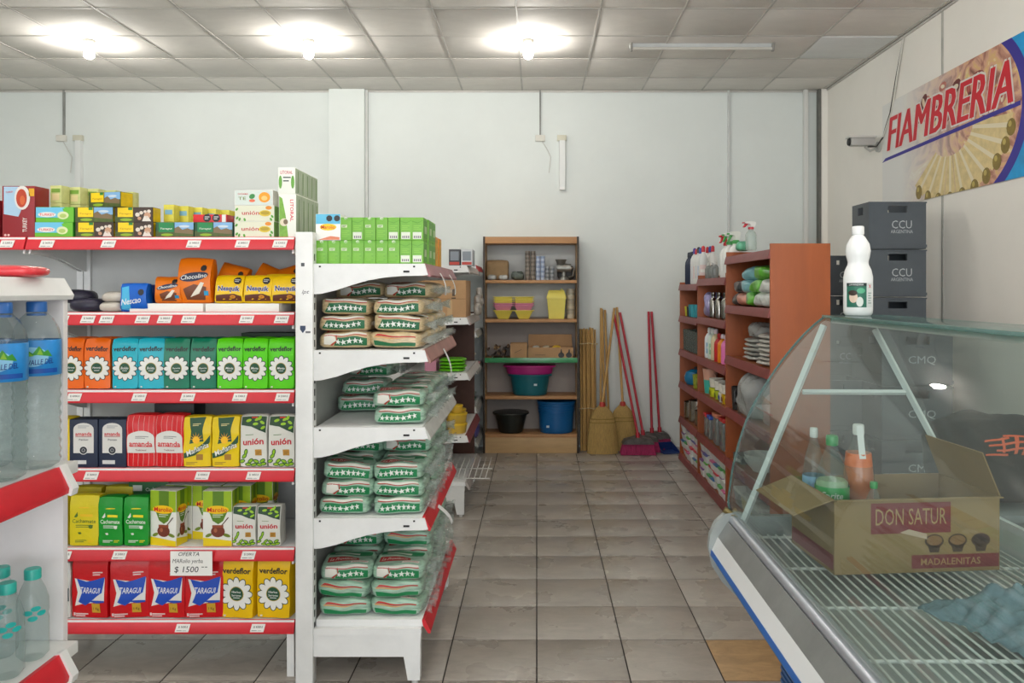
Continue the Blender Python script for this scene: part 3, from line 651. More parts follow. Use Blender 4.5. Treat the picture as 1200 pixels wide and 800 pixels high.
# row 4: navy cartons, red striped packs, yellow packs with banner, white packs with leaves
def navy():
    w, h = 33/K, 56/K; p = Print()
    A = [(w*.36*math.cos(a), h*.80 + w*.22*math.sin(a)) for a in [math.pi*i/10 for i in range(11)]]
    p.a('#e7e6e2', poly(*([(-w*.36, h*.30), (w*.36, h*.30)] + A)), 1).a('#c42733', T('amanda', 0, h*.70, w*.58, h*.085, off=.02), 2).a('#8c2028', rect(-w*.29, h*.635, w*.29, h*.645), 2)
    p.a('#303642', T('Premium', 0, h*.58, w*.34, shear=.3), 2).a('#9aa0a8', lines(-w*.2, w*.2, h*.86, 2, h*.035, h*.012), 2).a('#2c3038', ring(0, h*.36, w*.06, w*.13), 3).a('#f0f0ee', ell(0, h*.36, w*.155, w*.155), 2.5).a('#3a4049', ell(0, h*.36, w*.05, w*.05), 3).a('#dfe0e0', rect(-w*.36, h*.07, w*.1, h*.15), 1)
    return carton('yerba_carton', 'navy blue yerba carton with a white arched label', 'yerba carton', 'navy yerba cartons', w, .085, h, mat('#15233f', .5, var=.05), p)
o = navy(); seat(o, 83, 113.5, 3, .085, rz=.0); seat(o, 116, 149, 3, .085, rz=-.05)
w_, h_ = 34/K, 62/K; p = Print()
for i in range(6): p.a('#f0c9c6', rect(-w_*.44 + i*w_*.17, h_*.02, -w_*.44 + i*w_*.17 + .0012, h_*.97), 1)
A = [(w_*.46*math.cos(a), h_*.56 + h_*.13*math.sin(a)) for a in [math.pi*i/12 for i in range(13)]]
p.a('#e8e8e4', poly(*([(-w_*.46, h_*.28), (w_*.46, h_*.28)] + A)), 2).a('#c8202c', T('amanda', 0, h_*.45, w_*.78, h_*.095, off=.02), 3).a('#c8202c', rect(-w_*.38, h_*.395, w_*.38, h_*.405), 3).a('#7a2a2a', T('Tradicional', 0, h_*.335, w_*.36), 3).a('#55585c', lines(-w_*.2, w_*.25, h_*.58, 2, h_*.03, h_*.01), 3)
o = softpack('yerba_pack', 'red yerba pack with thin pale stripes and white label', 'yerba pack', 'red striped yerba packs', w_, .085, h_, foil('#c3101c'), p, n=22, top=.4, wr=.0048, seed=5)
seat(o, 148, 182, 3, .085, rz=.05); seat(o, 182, 216, 3, .085, rz=-.02)
w_, h_ = 32.5/K, 60/K; p = Print()
p.a('#1d4a30', poly((-w_*.30, h_*.98), (w_*.28, h_*.98), (w_*.20, h_*.70), (w_*.22, h_*.5), (-w_*.28, h_*.45), (-w_*.22, h_*.70)), 1)
for i in range(7):
    a = math.pi*(i+.5)/7; p.a('#f0a818', poly((w_*.0 + w_*.10*math.cos(a-.16)-w_*.04, h_*.52 + w_*.10*math.sin(a-.16)), (-w_*.04 + w_*.3*math.cos(a), h_*.52 + w_*.3*math.sin(a)), (-w_*.04 + w_*.10*math.cos(a+.16), h_*.52 + w_*.10*math.sin(a+.16))), 2)
p.a('#f0c020', ell(-w_*.04, h_*.52, w_*.13, w_*.13), 2.2)
p.a('#1d4a30', poly((-w_*.47, h_*.28), (-w_*.1, h_*.33), (w_*.2, h_*.46), (w_*.47, h_*.63), (w_*.44, h_*.49), (w_*.2, h_*.36), (-w_*.1, h_*.23), (-w_*.47, h_*.18)), 3).a('#f3f3ee', T('Mañanita', 0, h_*.355, w_*.84, h_*.10, shear=.3, rot=.42), 4).a('#a77f3a', rect(-w_*.05, h_*.14, w_*.2, h_*.25), 1).a('#8a6a20', lines(-w_*.4, w_*.0, h_*.09, 2, h_*.03, h_*.012), 1).a('#e6d9a0', lines(-w_*.16, w_*.14, h_*.84, 2, h_*.03, h_*.012), 2)
o = softpack('yerba_pack', 'yellow yerba pack with a rising sun and dark green ribbon', 'yerba pack', 'yellow sun yerba packs', w_, .08, h_, foil('#e2c80c'), p, n=22, top=.35, wr=.0048, seed=6)
seat(o, 215, 247, 3, .08, rz=.03); seat(o, 248, 281, 3, .08, rz=.0)
def leafpack(lab, grp, w, h, seed):
    p = Print(); p.a('#1d3f26', poly((-w*.46, h*.98), (w*.46, h*.98), (w*.46, h*.66), (w*.2, h*.70), (-w*.1, h*.78), (-w*.46, h*.82)), 1)
    rr = random.Random(seed)
    for u, v, r in ((.1,.92,.5), (.3,.86,-.5), (.05,.83,.1), (.34,.76,.6), (-.2,.9,.2), (.2,.95,1.2)): p.a('#9ac42e', ell(w*u, h*v, w*.10, h*.028, 10, r), 2)
    for u, v, r in ((-.34,.22,.9), (-.42,.12,.4), (-.2,.06,0), (0,.05,.2), (.2,.05,-.2), (.36,.07,.2), (-.12,.13,.7), (.08,.12,-.4), (-.28,.3,1.3), (.32,.13,.5)): p.a('#2e5a1e', ell(w*u, h*v, w*.12, h*.038, 10, r), 1).a('#93bb2c', ell(w*u, h*v, w*.085, h*.022, 10, r), 2)
    p.a('#b51e30', T('unión', 0, h*.49, w*.76, h*.12, off=.03), 1).a('#b58a3c', rect(-.0+w*.06, h*.23, w*.30, h*.34), 2).a('#7a5a22', lines(w*.1, w*.26, h*.29, 2, h*.03, h*.01), 3).a('#6a8a5a', lines(-w*.3, -w*.0, h*.62, 1, h*.03, h*.012), 1).a('#c0392b', rect(-w*.1, h*.94, w*.1, h*.965), 3)
    return softpack('yerba_pack', lab, 'yerba pack', grp, w, .078, h, foil('#e6e6df'), p, n=22, top=.4, wr=.004, seed=seed)
o = leafpack('white yerba pack with green leaves and red lettering beside yellow packs', 'large leaf-print yerba packs', 31.5/K, 61/K, 4); seat(o, 282, 313, 3, .078); seat(o, 315, 346, 3, .078, rz=-.04)
o = leafpack('small white yerba pack with green leaves beside the green-topped cartons', 'small leaf-print yerba packs', 28/K, 47/K, 9); seat(o, 272, 300, 4, .078, dy=.0); seat(o, 301, 329, 4, .078)
p = Print().a('#8a7a10', lines(-.03, .03, .1, 4, .02, .006), 1)
o = softpack('yerba_pack', 'plain yellow pack beside the navy cartons', 'yerba pack', None, 26/K, .08, 58/K, foil('#dcc21c'), p, n=22, wr=.0036, seed=12); seat(o, 57, 82, 3, .08)
# dark carton behind
o = carton('stock_carton', 'black carton standing behind the red striped packs', 'carton', None, 48/K, .12, 70/K, mat('#17171a', .5)); seat(o, 165, 213, 3, .12, dy=.12)
o = carton('stock_carton', 'dark green carton behind the lime herb packs', 'carton', None, 66/K, .1, 63/K, mat('#1d3a22', .5)); seat(o, 262, 328, 2, .1, dy=.2)

# row 5
def cacha(lab, grp, hx, ink, ink2, w, h, seed):
    p = Print(); p.a(ink, T('Cachamate', 0, h*.50, w*.80, h*.075), 1).a(ink2, rect(-w*.12, h*.585, w*.3, h*.635), 1).a(ink, poly((-w*.34, h*.58), (-w*.22, h*.68), (-w*.2, h*.6), (-w*.26, h*.57)), 1)
    p.a(ink, lines(-w*.28, w*.3, h*.41, 2, h*.035, h*.014), 1).a(ink, ell(w*.22, h*.39, w*.07, w*.07), 1).a(ink, join(ell(-w*.14, h*.25, w*.06, h*.015), poly((-w*.22, h*.27), (-w*.14, h*.23), (-w*.1, h*.28))), 1).a(ink, lines(-w*.3, w*.1, h*.11, 2, h*.03, h*.014), 1).a(ink2, lines(w*.15, w*.36, h*.11, 2, h*.03, h*.014), 1).a(ink2, ell(0, h*.76, w*.2, h*.012), 1)
    return softpack('herb_pack', lab, 'herb pack', grp, w, .07, h, foil(hx), p, n=22, top=.35, wr=.004, seed=seed)
o = cacha('yellow herb mate pack with small green lettering', 'yellow herb mate packs', '#d8c92c', '#4b6a1e', '#e6c21a', 35/K, 60/K, 3); seat(o, 44, 79, 4, .07); seat(o, 81, 116, 4, .07)
o2 = seat(o, 62, 97, 4, .07, dy=.14, z=0, label='yellow herb mate pack in the second rank', group='second rank of yellow herb mate packs'); seat(o, 99, 134, 4, .07, dy=.15, label='yellow herb mate pack in the second rank', group='second rank of yellow herb mate packs')
o = cacha('bright green herb mate pack with white lettering', 'green herb mate packs', '#0e8a2a', '#eef3ea', '#e3d21c', 28.5/K, 58/K, 5); seat(o, 115, 144, 4, .07); seat(o, 145, 174, 4, .07)
p = Print().a('#e0e4de', rect(-.07, .19, -.03, .215), 1).a('#d7dcd2', T('Cachamate', .03, .2, .09, rot=.1), 1)
o = carton('stock_carton', 'large green display carton behind the herb mate packs', 'carton', None, 50/K, .12, 68/K, mat('#0f5f24', .5, var=.1), p); seat(o, 128, 178, 4, .12, dy=.16, z=0)
def green_carton():
    w, h, d = 34/K, 65/K, .075; p = Print(); s = Print()
    def face(p, w):
        p.a('#9ab82c', rect(-w/2+.001, h*.62, w/2-.001, h-.001), 1).a('#5c7f22', rect(-w*.16, h*.62, w*.22, h-.001), 2).a('#5c7f22', poly((-w*.30, h*.64), (w*.36, h*.64), (w*.2, h*.46), (w*.03, h*.40), (-w*.16, h*.46)), 2)
        p.a('#f2c81a', ell(0, h*.66, w*.40, h*.075, 20), 3).a('#c8221c', T('Marolio', 0, h*.66, w*.68, h*.08), 4).a('#e6ecd8', lines(-w*.16, w*.2, h*.56, 2, h*.035, h*.014), 3)
        p.a('#e6cf1c', poly((-w/2+.001, .001), (w/2-.001, .001), (w/2-.001, h*.10), (-w/2+.001, h*.16)), 1).a('#73852f', join(ell(-w*.3, h*.2, w*.12, h*.03, 10, .4), ell(w*.32, h*.2, w*.14, h*.03, 10, -.3)), 2).a('#6e3320', ell(w*.02, h*.27, w*.24, h*.105, 18), 3).a('#8d4b30', rect(-w*.17, h*.34, w*.21, h*.385), 4).a('#a8684a', ell(-w*.06, h*.29, w*.06, h*.04), 4).a('#4a2a1e', poly((w*.12, h*.37), (w*.15, h*.365), (w*.40, h*.52), (w*.37, h*.53)), 4)
    face(p, w); face(s, d)
    return carton('yerba_carton', 'white and green yerba carton with a gourd picture', 'yerba carton', 'gourd-print yerba cartons', w, d, h, mat('#e8e9e2', .45), p, s)
o = green_carton()
for a, dy, rz in ((193, .004, -.2), (255, .0, .0), (232, .09, -.04), (198, .10, -.1), (268, .09, 0), (286, .18, 0), (250, .18, 0)): seat(o, a-17, a+17, 4, .075, dy=dy, rz=rz, label='gourd-print yerba carton standing behind the front cartons' if dy > .05 else None, group='gourd-print cartons behind' if dy > .05 else None)

# row 2: cocoa bags in white trays, coffee bags
o = carton('display_tray', 'white cardboard tray under the cocoa bags', 'tray', 'white display trays', 86/K, .17, 10/K, mat('#ecebe6', .5)); seat(o, 152, 238, 1, .17); seat(o, 241, 327, 1, .17)
w_, h_ = 36/K, 34/K; p = Print()
p.a('#5b2e1a', poly((-w_*.44, h_*.05), (w_*.44, h_*.05), (w_*.44, h_*.22), (w_*.2, h_*.30), (-w_*.1, h_*.18), (-w_*.44, h_*.26)), 1).a('#f3f0e8', T('Nesquik', 0, h_*.46, w_*.80, h_*.27, off=.04), 1.6).a('#23377c', T('Nesquik', 0, h_*.46, w_*.76, h_*.23, off=.03), 2.5).a('#1b1b1e', ell(w_*.27, h_*.78, w_*.13, w_*.13, 8, R(22.5)), 2).a('#e8e8e8', lines(w_*.18, w_*.36, h_*.8, 2, h_*.06, h_*.025), 3).a('#c98a2a', ell(w_*.15, h_*.2, w_*.1, h_*.06), 2)
o = softpack('cocoa_bag', 'small yellow cocoa bag with dark blue lettering', 'cocoa bag', 'yellow cocoa bags', w_, .055, h_, foil('#e8c313'), p, n=16, seal=.75, wr=.0048, seed=3)
for a, dy, z in ((266, 0, 10), (300, 0, 10), (333, .0, 10), (318, .07, 12), (345, .07, 12)):
    c = seat(o, a-17, a+17, 1, .055, dy=dy + .01, z=z/K, rz=random.uniform(-.08, .08)); c.rotation_euler.x = R(-10)
def choc(lab, grp, w, h, seed):
    p = Print(); p.a('#6b3a1e', poly((-w*.2, h*.06), (w*.3, h*.06), (w*.36, h*.34), (0, h*.40), (-w*.3, h*.3)), 1).a('#f0e9dc', poly((-w*.1, h*.12), (w*.14, h*.2), (w*.3, h*.42), (w*.2, h*.44), (-w*.0, h*.24)), 2).a('#1b2440', ell(0, h*.56, w*.42, h*.10, 18, .15), 2).a('#f3f3f0', T('Chocolino', 0, h*.56, w*.76, h*.10, shear=.2, rot=.1), 3).a('#1a1a1c', ell(w*.26, h*.76, w*.10, w*.10, 8, R(22.5)), 2).a('#2a8fb8', rect(w*.28, h*.16, w*.42, h*.26), 2)
    return softpack('chocolate_bag', lab, 'chocolate bag', grp, w, .07, h, foil('#d9790f'), p, n=16, seal=.7, wr=.005, seed=seed)
o = choc('tall orange chocolate powder bag with dark oval emblem', None, 42/K, 54/K, 7); c = seat(o, 205, 247, 1, .07, dy=.0, z=10/K); c.rotation_euler.x = R(-8)
o = choc('smaller orange chocolate powder bag beside the blue bag', None, 34/K, 32/K, 9); c = seat(o, 178, 212, 1, .07, dy=0, z=10/K); c.rotation_euler.x = R(-8)
o = choc('orange chocolate bag slumped behind the yellow cocoa bags', 'orange bags behind the cocoa', 36/K, 48/K, 10)
for a, dy, ry in ((250, .10, .25), (282, .18, .4), (331, .18, -.3)): c = seat(o, a-18, a+18, 1, .07, dy=dy, z=.04); c.rotation_euler = (R(-15), ry, 0)
w_, h_ = 33/K, 34/K; p = Print().a('#f0f2f4', T('Nescao', -.01, h_*.38, w_*.76, h_*.2, shear=.3, rot=.15), 2).a('#58b6dc', poly((-w_*.44, h_*.1), (-w_*.1, h_*.06), (-w_*.2, h_*.9), (-w_*.44, h_*.85)), 1).a('#15171c', ell(w_*.3, h_*.68, w_*.12, w_*.12, 8, R(22.5)), 2)
o = softpack('chocolate_bag', 'bright blue cocoa bag at the end of the trays', 'cocoa bag', None, w_, .06, h_, foil('#1762b8'), p, n=16, seal=.6, wr=.004, seed=2); seat(o, 141, 174, 1, .06, dy=-.008)
o = softpack('chocolate_bag', 'dark blue bag behind the bright blue cocoa bag', 'cocoa bag', None, w_, .06, h_*.95, foil('#1a2f6e'), None, n=16, seal=.6, wr=.004, seed=4); seat(o, 152, 182, 1, .06, dy=.11)
D = softmap(26/K, .10, 11/K, n=3.5, wr=.006, seed=4)
def flatbag(label, group, w, d, h, m, seed, name='flat_packet', cat='packet'):
    mb = MB(); cubemesh(mb, softmap(w, d, h, n=3.2, wr=.006, seed=seed, wf=18), 8, 6, 4, m); o = weld(mb.build(name)); tag(o, label, cat, group); return proto(o)
o = flatbag('pale grey coffee packet lying flat next to the blue bag', 'pale grey flat packets', 28/K, .12, 12/K, foil('#cfc9bf', var=.2), 2); seat(o, 113, 141, 1, .12); seat(o, 115, 143, 1, .12, z=11.5/K, rz=.2)
o = flatbag('dark blue and brown sweets packet lying near the shelf end', 'dark sweets packets', 40/K, .14, 16/K, foil('#2c2a3a', var=.5, vs=20), 6); seat(o, 76, 116, 1, .14); seat(o, 60, 96, 1, .14, dy=.02, z=.035, rz=.4)

# row 1: tea cartons
TY = 3.318
def tea(lab, grp, w, h, d, body, design, side='#e2c21a'):
    p = Print(); rr = random.Random(hash(lab) % 1000 if False else len(lab))
    if design == 'yellow' or design == 'sky' or design == 'green':
        p.a('#4b5a24', rect(-w/2+.001, .001, w/2-.001, h*.42), 1, var=.4, vs=40)
        if design == 'yellow':
            p.a('#3a2a20', rect(-.0, .001, w/2-.001, h-.001), 1.4)
            for u, v, s_ in ((.1,.5,.06), (.2,.62,.05), (.36,.45,.09), (.30,.7,.04), (.15,.25,.05), (.4,.72,.05)): p.a(['#e6ddd2', '#c79f84', '#e9e4da'][int(u*30) % 3], ell(w*u, h*v, w*s_, w*s_*.9), 2)
            p.a('#e8e4dc', poly((w*.22, h*.06), (w*.46, h*.06), (w*.38, h*.4), (w*.28, h*.42)), 2)
        else:
            p.a('#8fb9dd', rect(-.0, h*.5, w/2-.001, h-.001), 1.4).a('#d8e2ea', ell(w*.25, h*.72, w*.14, h*.08), 1.8).a('#7c6a4e', poly((0, h*.3), (0, h*.6), (w*.1, h*.72), (w*.2, h*.5), (w*.34, h*.6), (w*.48, h*.45), (w*.48, h*.2)), 2)
        top = '#0f7a46' if design == 'green' else '#f0cf0c'
        p.a(top, rect(-w*.42, h*.34, -w*.02, h-.002), 2.5).a('#f3f3ea' if design == 'green' else '#b48a12', T('Taragui', -w*.22, h*.55, w*.32, h*.14, shear=.2), 3.5).a('#2c7a34', rect(-w*.14, h*.8, -w*.03, h*.97), 3)
        p.a('#8fae2c', ell(-w*.2, h*.16, w*.16, h*.09), 2)
    elif design == 'mint':
        p.a('#7fc8e6', rect(-w/2+.001, h*.3, w*.25, h-.001), 1).a('#6fb53a', poly((-w/2+.001, .001), (w/2-.001, .001), (w/2-.001, h-.001), (w*.2, h*.9), (w*.3, h*.35), (-w*.1, h*.22), (-w/2+.001, h*.25)), 1.4).a('#f4f4f0', ell(-w*.2, h*.5, w*.24, h*.17), 2).a('#d2303c', T('TURKEY', -w*.2, h*.5, w*.40, h*.16), 3).a('#e6ecc0', ell(w*.22, h*.45, w*.15, h*.26), 2).a('#b8cc7a', ell(w*.22, h*.42, w*.09, h*.14), 3)
    elif design == 'union':
        p.a('#e9ead6', rect(-w/2+.002, .002, w/2-.002, h-.002), 1).a('#b51e30', T('unión', -w*.10, h*.52, w*.44, h*.24), 2).a('#d9c24a', ell(w*.27, h*.5, w*.15, h*.2), 2).a('#b09a2c', ell(w*.27, h*.52, w*.11, h*.12), 3).a('#d9902c', ell(w*.36, h*.84, w*.08, h*.12), 2)
        for u, v in ((-.44,.2), (-.38,.12), (-.45,.75), (.45,.3), (.42,.12), (-.25,.1)): p.a('#5a9a3a', ell(w*u, h*v, w*.045, h*.07, 10, u*5), 2)
    elif design == 'orange':
        p.a('#dfe8e2', rect(-w/2+.002, .002, w/2-.002, h-.002), 1).a('#c0504a', T('CACHAMAI', -w*.28, h*.74, w*.26, h*.12), 2).a('#7a8a4a', T('TE', -w*.3, h*.45, w*.2, h*.2), 2).a('#3f8a4a', ell(-w*.04, h*.58, w*.08, h*.16, 12, .5), 2).a('#e07a5a', ell(-w*.04, h*.3, w*.08, h*.1), 2).a('#f0a21c', ell(w*.28, h*.52, w*.15, h*.34), 2).a('#f4d088', ell(w*.28, h*.46, w*.08, h*.16), 3)
    return carton('tea_carton', lab, 'tea carton', grp, w, d, h, mat(vivid(body), .45), p, Print().a(side, rect(-d/2+.002, .002, d/2-.002, h-.002), 1, var=.2, vs=30) if side else None)
KT = K; tw, th = 46/KT, 17.6/KT
def tseat(o, px0, lev, dy=0, rz=0, d=.07, **k): return seat(o, px0, px0+46, 0, d, dy=dy, z=lev*th, rz=rz, **k)
o = tea('green and sky blue tea carton with a red name, beside the red cup carton', 'green and blue tea cartons', tw*.97, th, .07, '#5fae3a', 'mint', '#3fae3f'); tseat(o, 40.5, 0); tseat(o, 41.5, 1)
y = tea('yellow and brown tea carton with a picture of a couple', 'yellow couple-picture tea cartons', tw*.97, th, .07, '#3a3020', 'yellow'); tseat(y, 88, 0); tseat(y, 134.5, 0, rz=.0); tseat(y, 134, 1)
s_ = tea('yellow and sky blue tea carton with a mountain picture', 'yellow mountain tea cartons', tw*.97, th, .07, '#4a5a24', 'sky'); tseat(s_, 87.5, 1); tseat(s_, 102, 2, rz=-.25)
q = tea('dark green tea carton with a mountain picture', 'green mountain tea cartons', tw*.97, th, .07, '#1b4a34', 'green', '#0f4a38'); tseat(q, 182, 0); tseat(q, 227.5, 0)
u = tea('pale tea carton with red name and a cup of mate', 'pale cup-picture tea cartons', tw, th*1.06, .075, '#eef0e4', 'union', '#7aa84a'); seat(u, 275, 321, 0, .075); seat(u, 275.5, 321.5, 0, .075, z=th*1.06)
v = tea('white tea carton with an orange fruit cup, topmost of its stack', None, tw*.98, th*1.02, .075, '#f2f0ea', 'orange', '#e8e6de'); seat(v, 274.5, 320.5, 0, .075, z=th*2.12)
# red boxes
p = Print(); w_, h_ = 38/K, 60/K
p.a('#b5d0e4', poly((-w_*.45, h_*.45), (-w_*.0, h_*.40), (.02, h_*.62), (w_*.0, h_*.985), (-w_*.45, h_*.985)), 1).a('#ebe7e2', ell(w_*.12, h_*.77, w_*.24, h_*.235, 22), 2).a('#b04426', ell(w_*.10, h_*.76, w_*.165, h_*.18, 20), 3).a('#c96a3c', ell(w_*.13, h_*.72, w_*.08, h_*.09), 4).a('#d9a82a', rect(w_*.32, h_*.80, w_*.49, h_*.95), 2).a('#c9303a', T('TURKEY', -w_*.27, h_*.88, w_*.24, rot=.1), 3).a('#f3efe8', T('TURKEY', w_*.20, h_*.24, h_*.28, w_*.13, rot=math.pi/2), 2).a('#e8c8c4', join(ell(-w_*.40, h_*.04, .005, .005), ell(-w_*.3, h_*.04, .005, .005)), 2)
o = carton('tea_carton', 'tall dark red tea carton with a big teacup picture', 'tea carton', None, w_, .10, h_, mat('#8c1720', .45), p); seat(o, 3, 41, 0, .10)
o = carton('tea_carton', 'dark red tea carton partly behind the teacup carton', 'tea carton', None, w_, .10, h_*.72, mat('#7d1820', .45), None); seat(o, -38, 0, 0, .10)
p = Print().a('#1a1a1c', ell(-.012, .019, .017, .017, 8, R(22.5)), 1).a('#1a1a1c', ell(.026, .019, .017, .017, 8, R(22.5)), 1).a('#e9e9e9', join(lines(-.022, -.002, .022, 2, .008, .003), lines(.016, .036, .022, 2, .008, .003)), 2).a('#f0eeea', rect(.05, .002, .066, .033), 1)
o = carton('tea_carton', 'flat red carton with two black warning octagons', 'tea carton', None, 40/K, .08, 9.5/K, mat('#cf1620', .4), p); seat(o, 224, 264, 0, .08, dy=.02, z=th)
o = carton('tea_carton', 'thin white and red carton beside the warning octagon carton', 'tea carton', None, 22/K, .08, 7/K, mat('#e8e4e0', .4), Print().a('#cc2229', rect(-.03, .008, .03, .016), 1)); seat(o, 263, 285, 0, .08, dy=.1, z=th)
# stacked small boxes behind, running away
pb = carton('tea_packet', 'small pale yellow-green tea packet standing in a row behind blue cartons', 'tea packet', 'pale tea packets behind blue cartons', .052, .05, .075, mat('#c9cb86', .5, var=.15, vs=30), Print().a('#7fa04a', rect(-.02, .045, .02, .062), 1).a('#e8d7a8', rect(-.016, .012, .016, .04), 1))
for i in range(5): put(pb, (fx(50 + i*13.5), 3.44 + i*.055, LZ[0] + .154), rz=-.1)
for i in range(5): put(pb, (fx(50 + i*13.5), 3.44 + i*.055, LZ[0] + .078), rz=-.1, label='small tea packet in the middle layer behind blue cartons', group='middle layer of pale tea packets')
for i in range(5): put(pb, (fx(50 + i*13.5), 3.44 + i*.055, LZ[0] + .0015), rz=-.1, label='small tea packet in the lower layer behind blue cartons', group='lower layer of pale tea packets')
pb2 = carton('tea_packet', 'small yellow tea packet in a row behind the green mountain cartons', 'tea packet', 'yellow tea packets behind green cartons', .045, .05, .072, mat('#d9cf4a', .5, var=.2, vs=30), Print().a('#8ab8cc', rect(-.016, .03, .016, .05), 1))
for i in range(7): put(pb2, (fx(187 + i*10.5), 3.43 + i*.056, LZ[0] + .074), rz=-.05)
for i in range(7): put(pb2, (fx(187 + i*10.5), 3.43 + i*.056, LZ[0] + .0015), rz=-.05, label='small yellow tea packet in the lower layer behind green cartons', group='lower layer of yellow tea packets')
# tall white and green cartons by the upright
def herb_box(w, h, d, upper):
    p = Print()
    if not upper:
        p.a('#d2455a', T('LITORAL', w*.26, h*.62, h*.5, w*.2, rot=-math.pi/2), 2).a('#7fae4a', poly((-w*.48, .002), (w*.05, .002), (-w*.1, h*.5), (-w*.3, h*.9), (-w*.48, h*.95)), 1, var=.3, vs=40).a('#e6dcc6', ell(-w*.2, h*.35, w*.24, h*.09), 2).a('#7a6a52', ell(-w*.1, h*.36, w*.13, h*.06), 3)
    else:
        p.a('#c96a78', T('LITORAL', 0, h*.82, w*.72, h*.13), 2).a('#6aa044', join(ell(-w*.36, h*.45, w*.1, h*.25), ell(w*.36, h*.45, w*.1, h*.25)), 1).a('#55605a', join(lines(-w*.2, w*.25, h*.6, 2, h*.13, h*.05)), 2)
    s = Print().a('#b9c6ae', rect(-d/2+.003, .003, d/2-.003, h-.003), 1, var=.35, vs=14, stretch=(1, 6, .6)).a('#7f9a6c', join(*[rect(-d*.4 + d*.2*i, h*.08, -d*.36 + d*.2*i, h*.9) for i in range(5)]), 2)
    return carton('herb_carton', 'white and green herb carton %s the tall pair beside the upright' % ('on top of' if upper else 'at the bottom of'), 'herb carton', None, w, d, h, mat('#e9ece2', .45), p, s)
o = herb_box(20/K, 51/K, .34, False); put(o, (fx(337), 3.318 + .17, LZ[0]), rz=0)
o = herb_box(20/K, 31/K, .34, True); put(o, (fx(336), 3.318 + .17, LZ[0] + 51/K), rz=0)
# ------------------------------------------------------------------ noodle bags and cartons on the aisle gondola
def noodle_bag(label, group, body, band, seed, w=.215, d=.20, h=.066, stars=True, name='noodle_bag'):
    t = thing(name, label, 'noodle bag', group=group)
    D0 = softmap(w, d, h, n=6, wr=.011, seed=seed, wf=13)
    mb = MB(); cubemesh(mb, D0, 14, 10, 6, body); weld(mb.build('bag_body', t))
    p = Print(); rr = random.Random(seed)
    if stars:
        y0, y1 = h*.16, h*.68
        x0 = -w*.44 if seed % 2 else -w*.22
        p.a(band, poly((x0, y0), (w*.43, y0), (w*.43, y1*.98), (x0 + .02, y1*1.04)), 1.5)
        n = 7 if seed % 2 else 5
        p.a('#e9eee8', join(*[star(x0 + .022 + i*(w*.43 - x0 - .03)/n, (y0+y1)/2 + rr.uniform(-.001, .001), .0125, rr.uniform(-.2, .2)) for i in range(n)]), 2.6)
        if not seed % 2: p.a('#efeee6', poly((-w*.45, h*.25), (-w*.30, h*.2), (-w*.16, h*.5), (-w*.2, h*.85), (-w*.44, h*.9)), 1.5).a('#a8392f', poly((-w*.30, h*.18), (-w*.15, h*.5), (-w*.17, h*.86), (-w*.15, h*.86), (-w*.125, h*.5), (-w*.26, h*.14)), 2)
    else:
        p.a(band, poly((-w*.44, h*.14), (w*.43, h*.10), (w*.43, h*.32), (-w*.1, h*.30), (-w*.44, h*.42)), 1.5).a('#b0352c', poly((-w*.4, h*.72), (w*.1, h*.60), (w*.42, h*.66), (w*.42, h*.74), (w*.1, h*.68), (-w*.35, h*.86)), 1.8).a('#d9a86a', poly((-w*.42, h*.62), (w*.0, h*.52), (w*.3, h*.56), (w*.0, h*.58), (-w*.42, h*.70)), 1.8)
    if stars: p.a('#a8322c', poly((-w*.44, h*.80), (0, h*.74), (w*.43, h*.80), (w*.43, h*.85), (0, h*.79), (-w*.44, h*.86)), 1.6).a('#f0efe6', poly((-w*.44, h*.87), (0, h*.80), (w*.43, h*.86), (w*.43, h*.97), (-w*.44, h*.97)), 1.5)
    p.build('front_print', t, lambda u, v, e: D0(u/(w/2), -1 - e/(d/2), v/(h/2) - 1), L=.012)
    q = Print(); q.a('#a3262b', rect(-w*.40, -d*.30, w*.22, -d*.10), 1.5).a('#f1e9dc', T('La Providencia', -w*.09, -d*.20, w*.52, d*.10, shear=.35), 2.6).a('#f1efe8', rect(w*.08, -d*.43, w*.40, -d*.33), 1.8).a('#b5323a', T('TALLARIN', w*.24, -d*.38, w*.26), 2.6).a(band, rect(-w*.42, d*.05, w*.42, d*.30), 1.5).a('#e7ebe2', rect(-w*.3, d*.1, w*.2, d*.2), 2)
    q.build('top_print', t, lambda u, v, e: D0(u/(w/2), v/(d/2), 1 + e/(h/2)), L=.015)
    rr = random.Random(seed + 50)
    def flap(u, v):
        z = h*.5 + (u*.03 + .006)*math.sin(v*17 + seed)*.6 + rr.uniform(-.005, .005)*u
        return Vector((w*.44 + u*.055 + rr.uniform(-.006, .006)*u, (v - .5)*d*(.86 + .1*u), max(.003, z + (.5-abs(v-.5))*0)))
    MB().grid(flap, 4, 12, M_FILM).build('film_end', t)
    return proto(t)
CREAM = mat('#cdb78e', .35, var=.4, vs=40, coat=.5, bump=.35, bs=35, stretch=(1, 1, 6)); MINT = mat('#a3c6b0', .3, var=.42, vs=22, coat=.7, bump=.8, bs=30, stretch=(.6, 1, 5))
GB, GB2 = '#17603c', '#1b7a4c'
G1Z = [1.708, 1.356, 1.0425, .673, .255]
bags = {}
for kind, body, band in (('cream', CREAM, GB), ('mint', MINT, GB2)):
    for sd in (1, 2, 3, 4):
        bags[kind, sd] = noodle_bag('x', 'x', body, band, sd, stars=sd != 4)
BX = (-.795, -.575)
SPOT = {1: ('cream noodle bag with dark green star band on the shelf under the green cartons', 'cream noodle bags'), 2: ('mint noodle bag on the half empty shelf', 'mint noodle bags on the half empty shelf'), 3: ('mint noodle bag with green star band above the bottom shelf', 'mint noodle bags above the bottom shelf'), 4: ('mint and red noodle bag on the bottom shelf', 'mint noodle bags on the bottom shelf')}
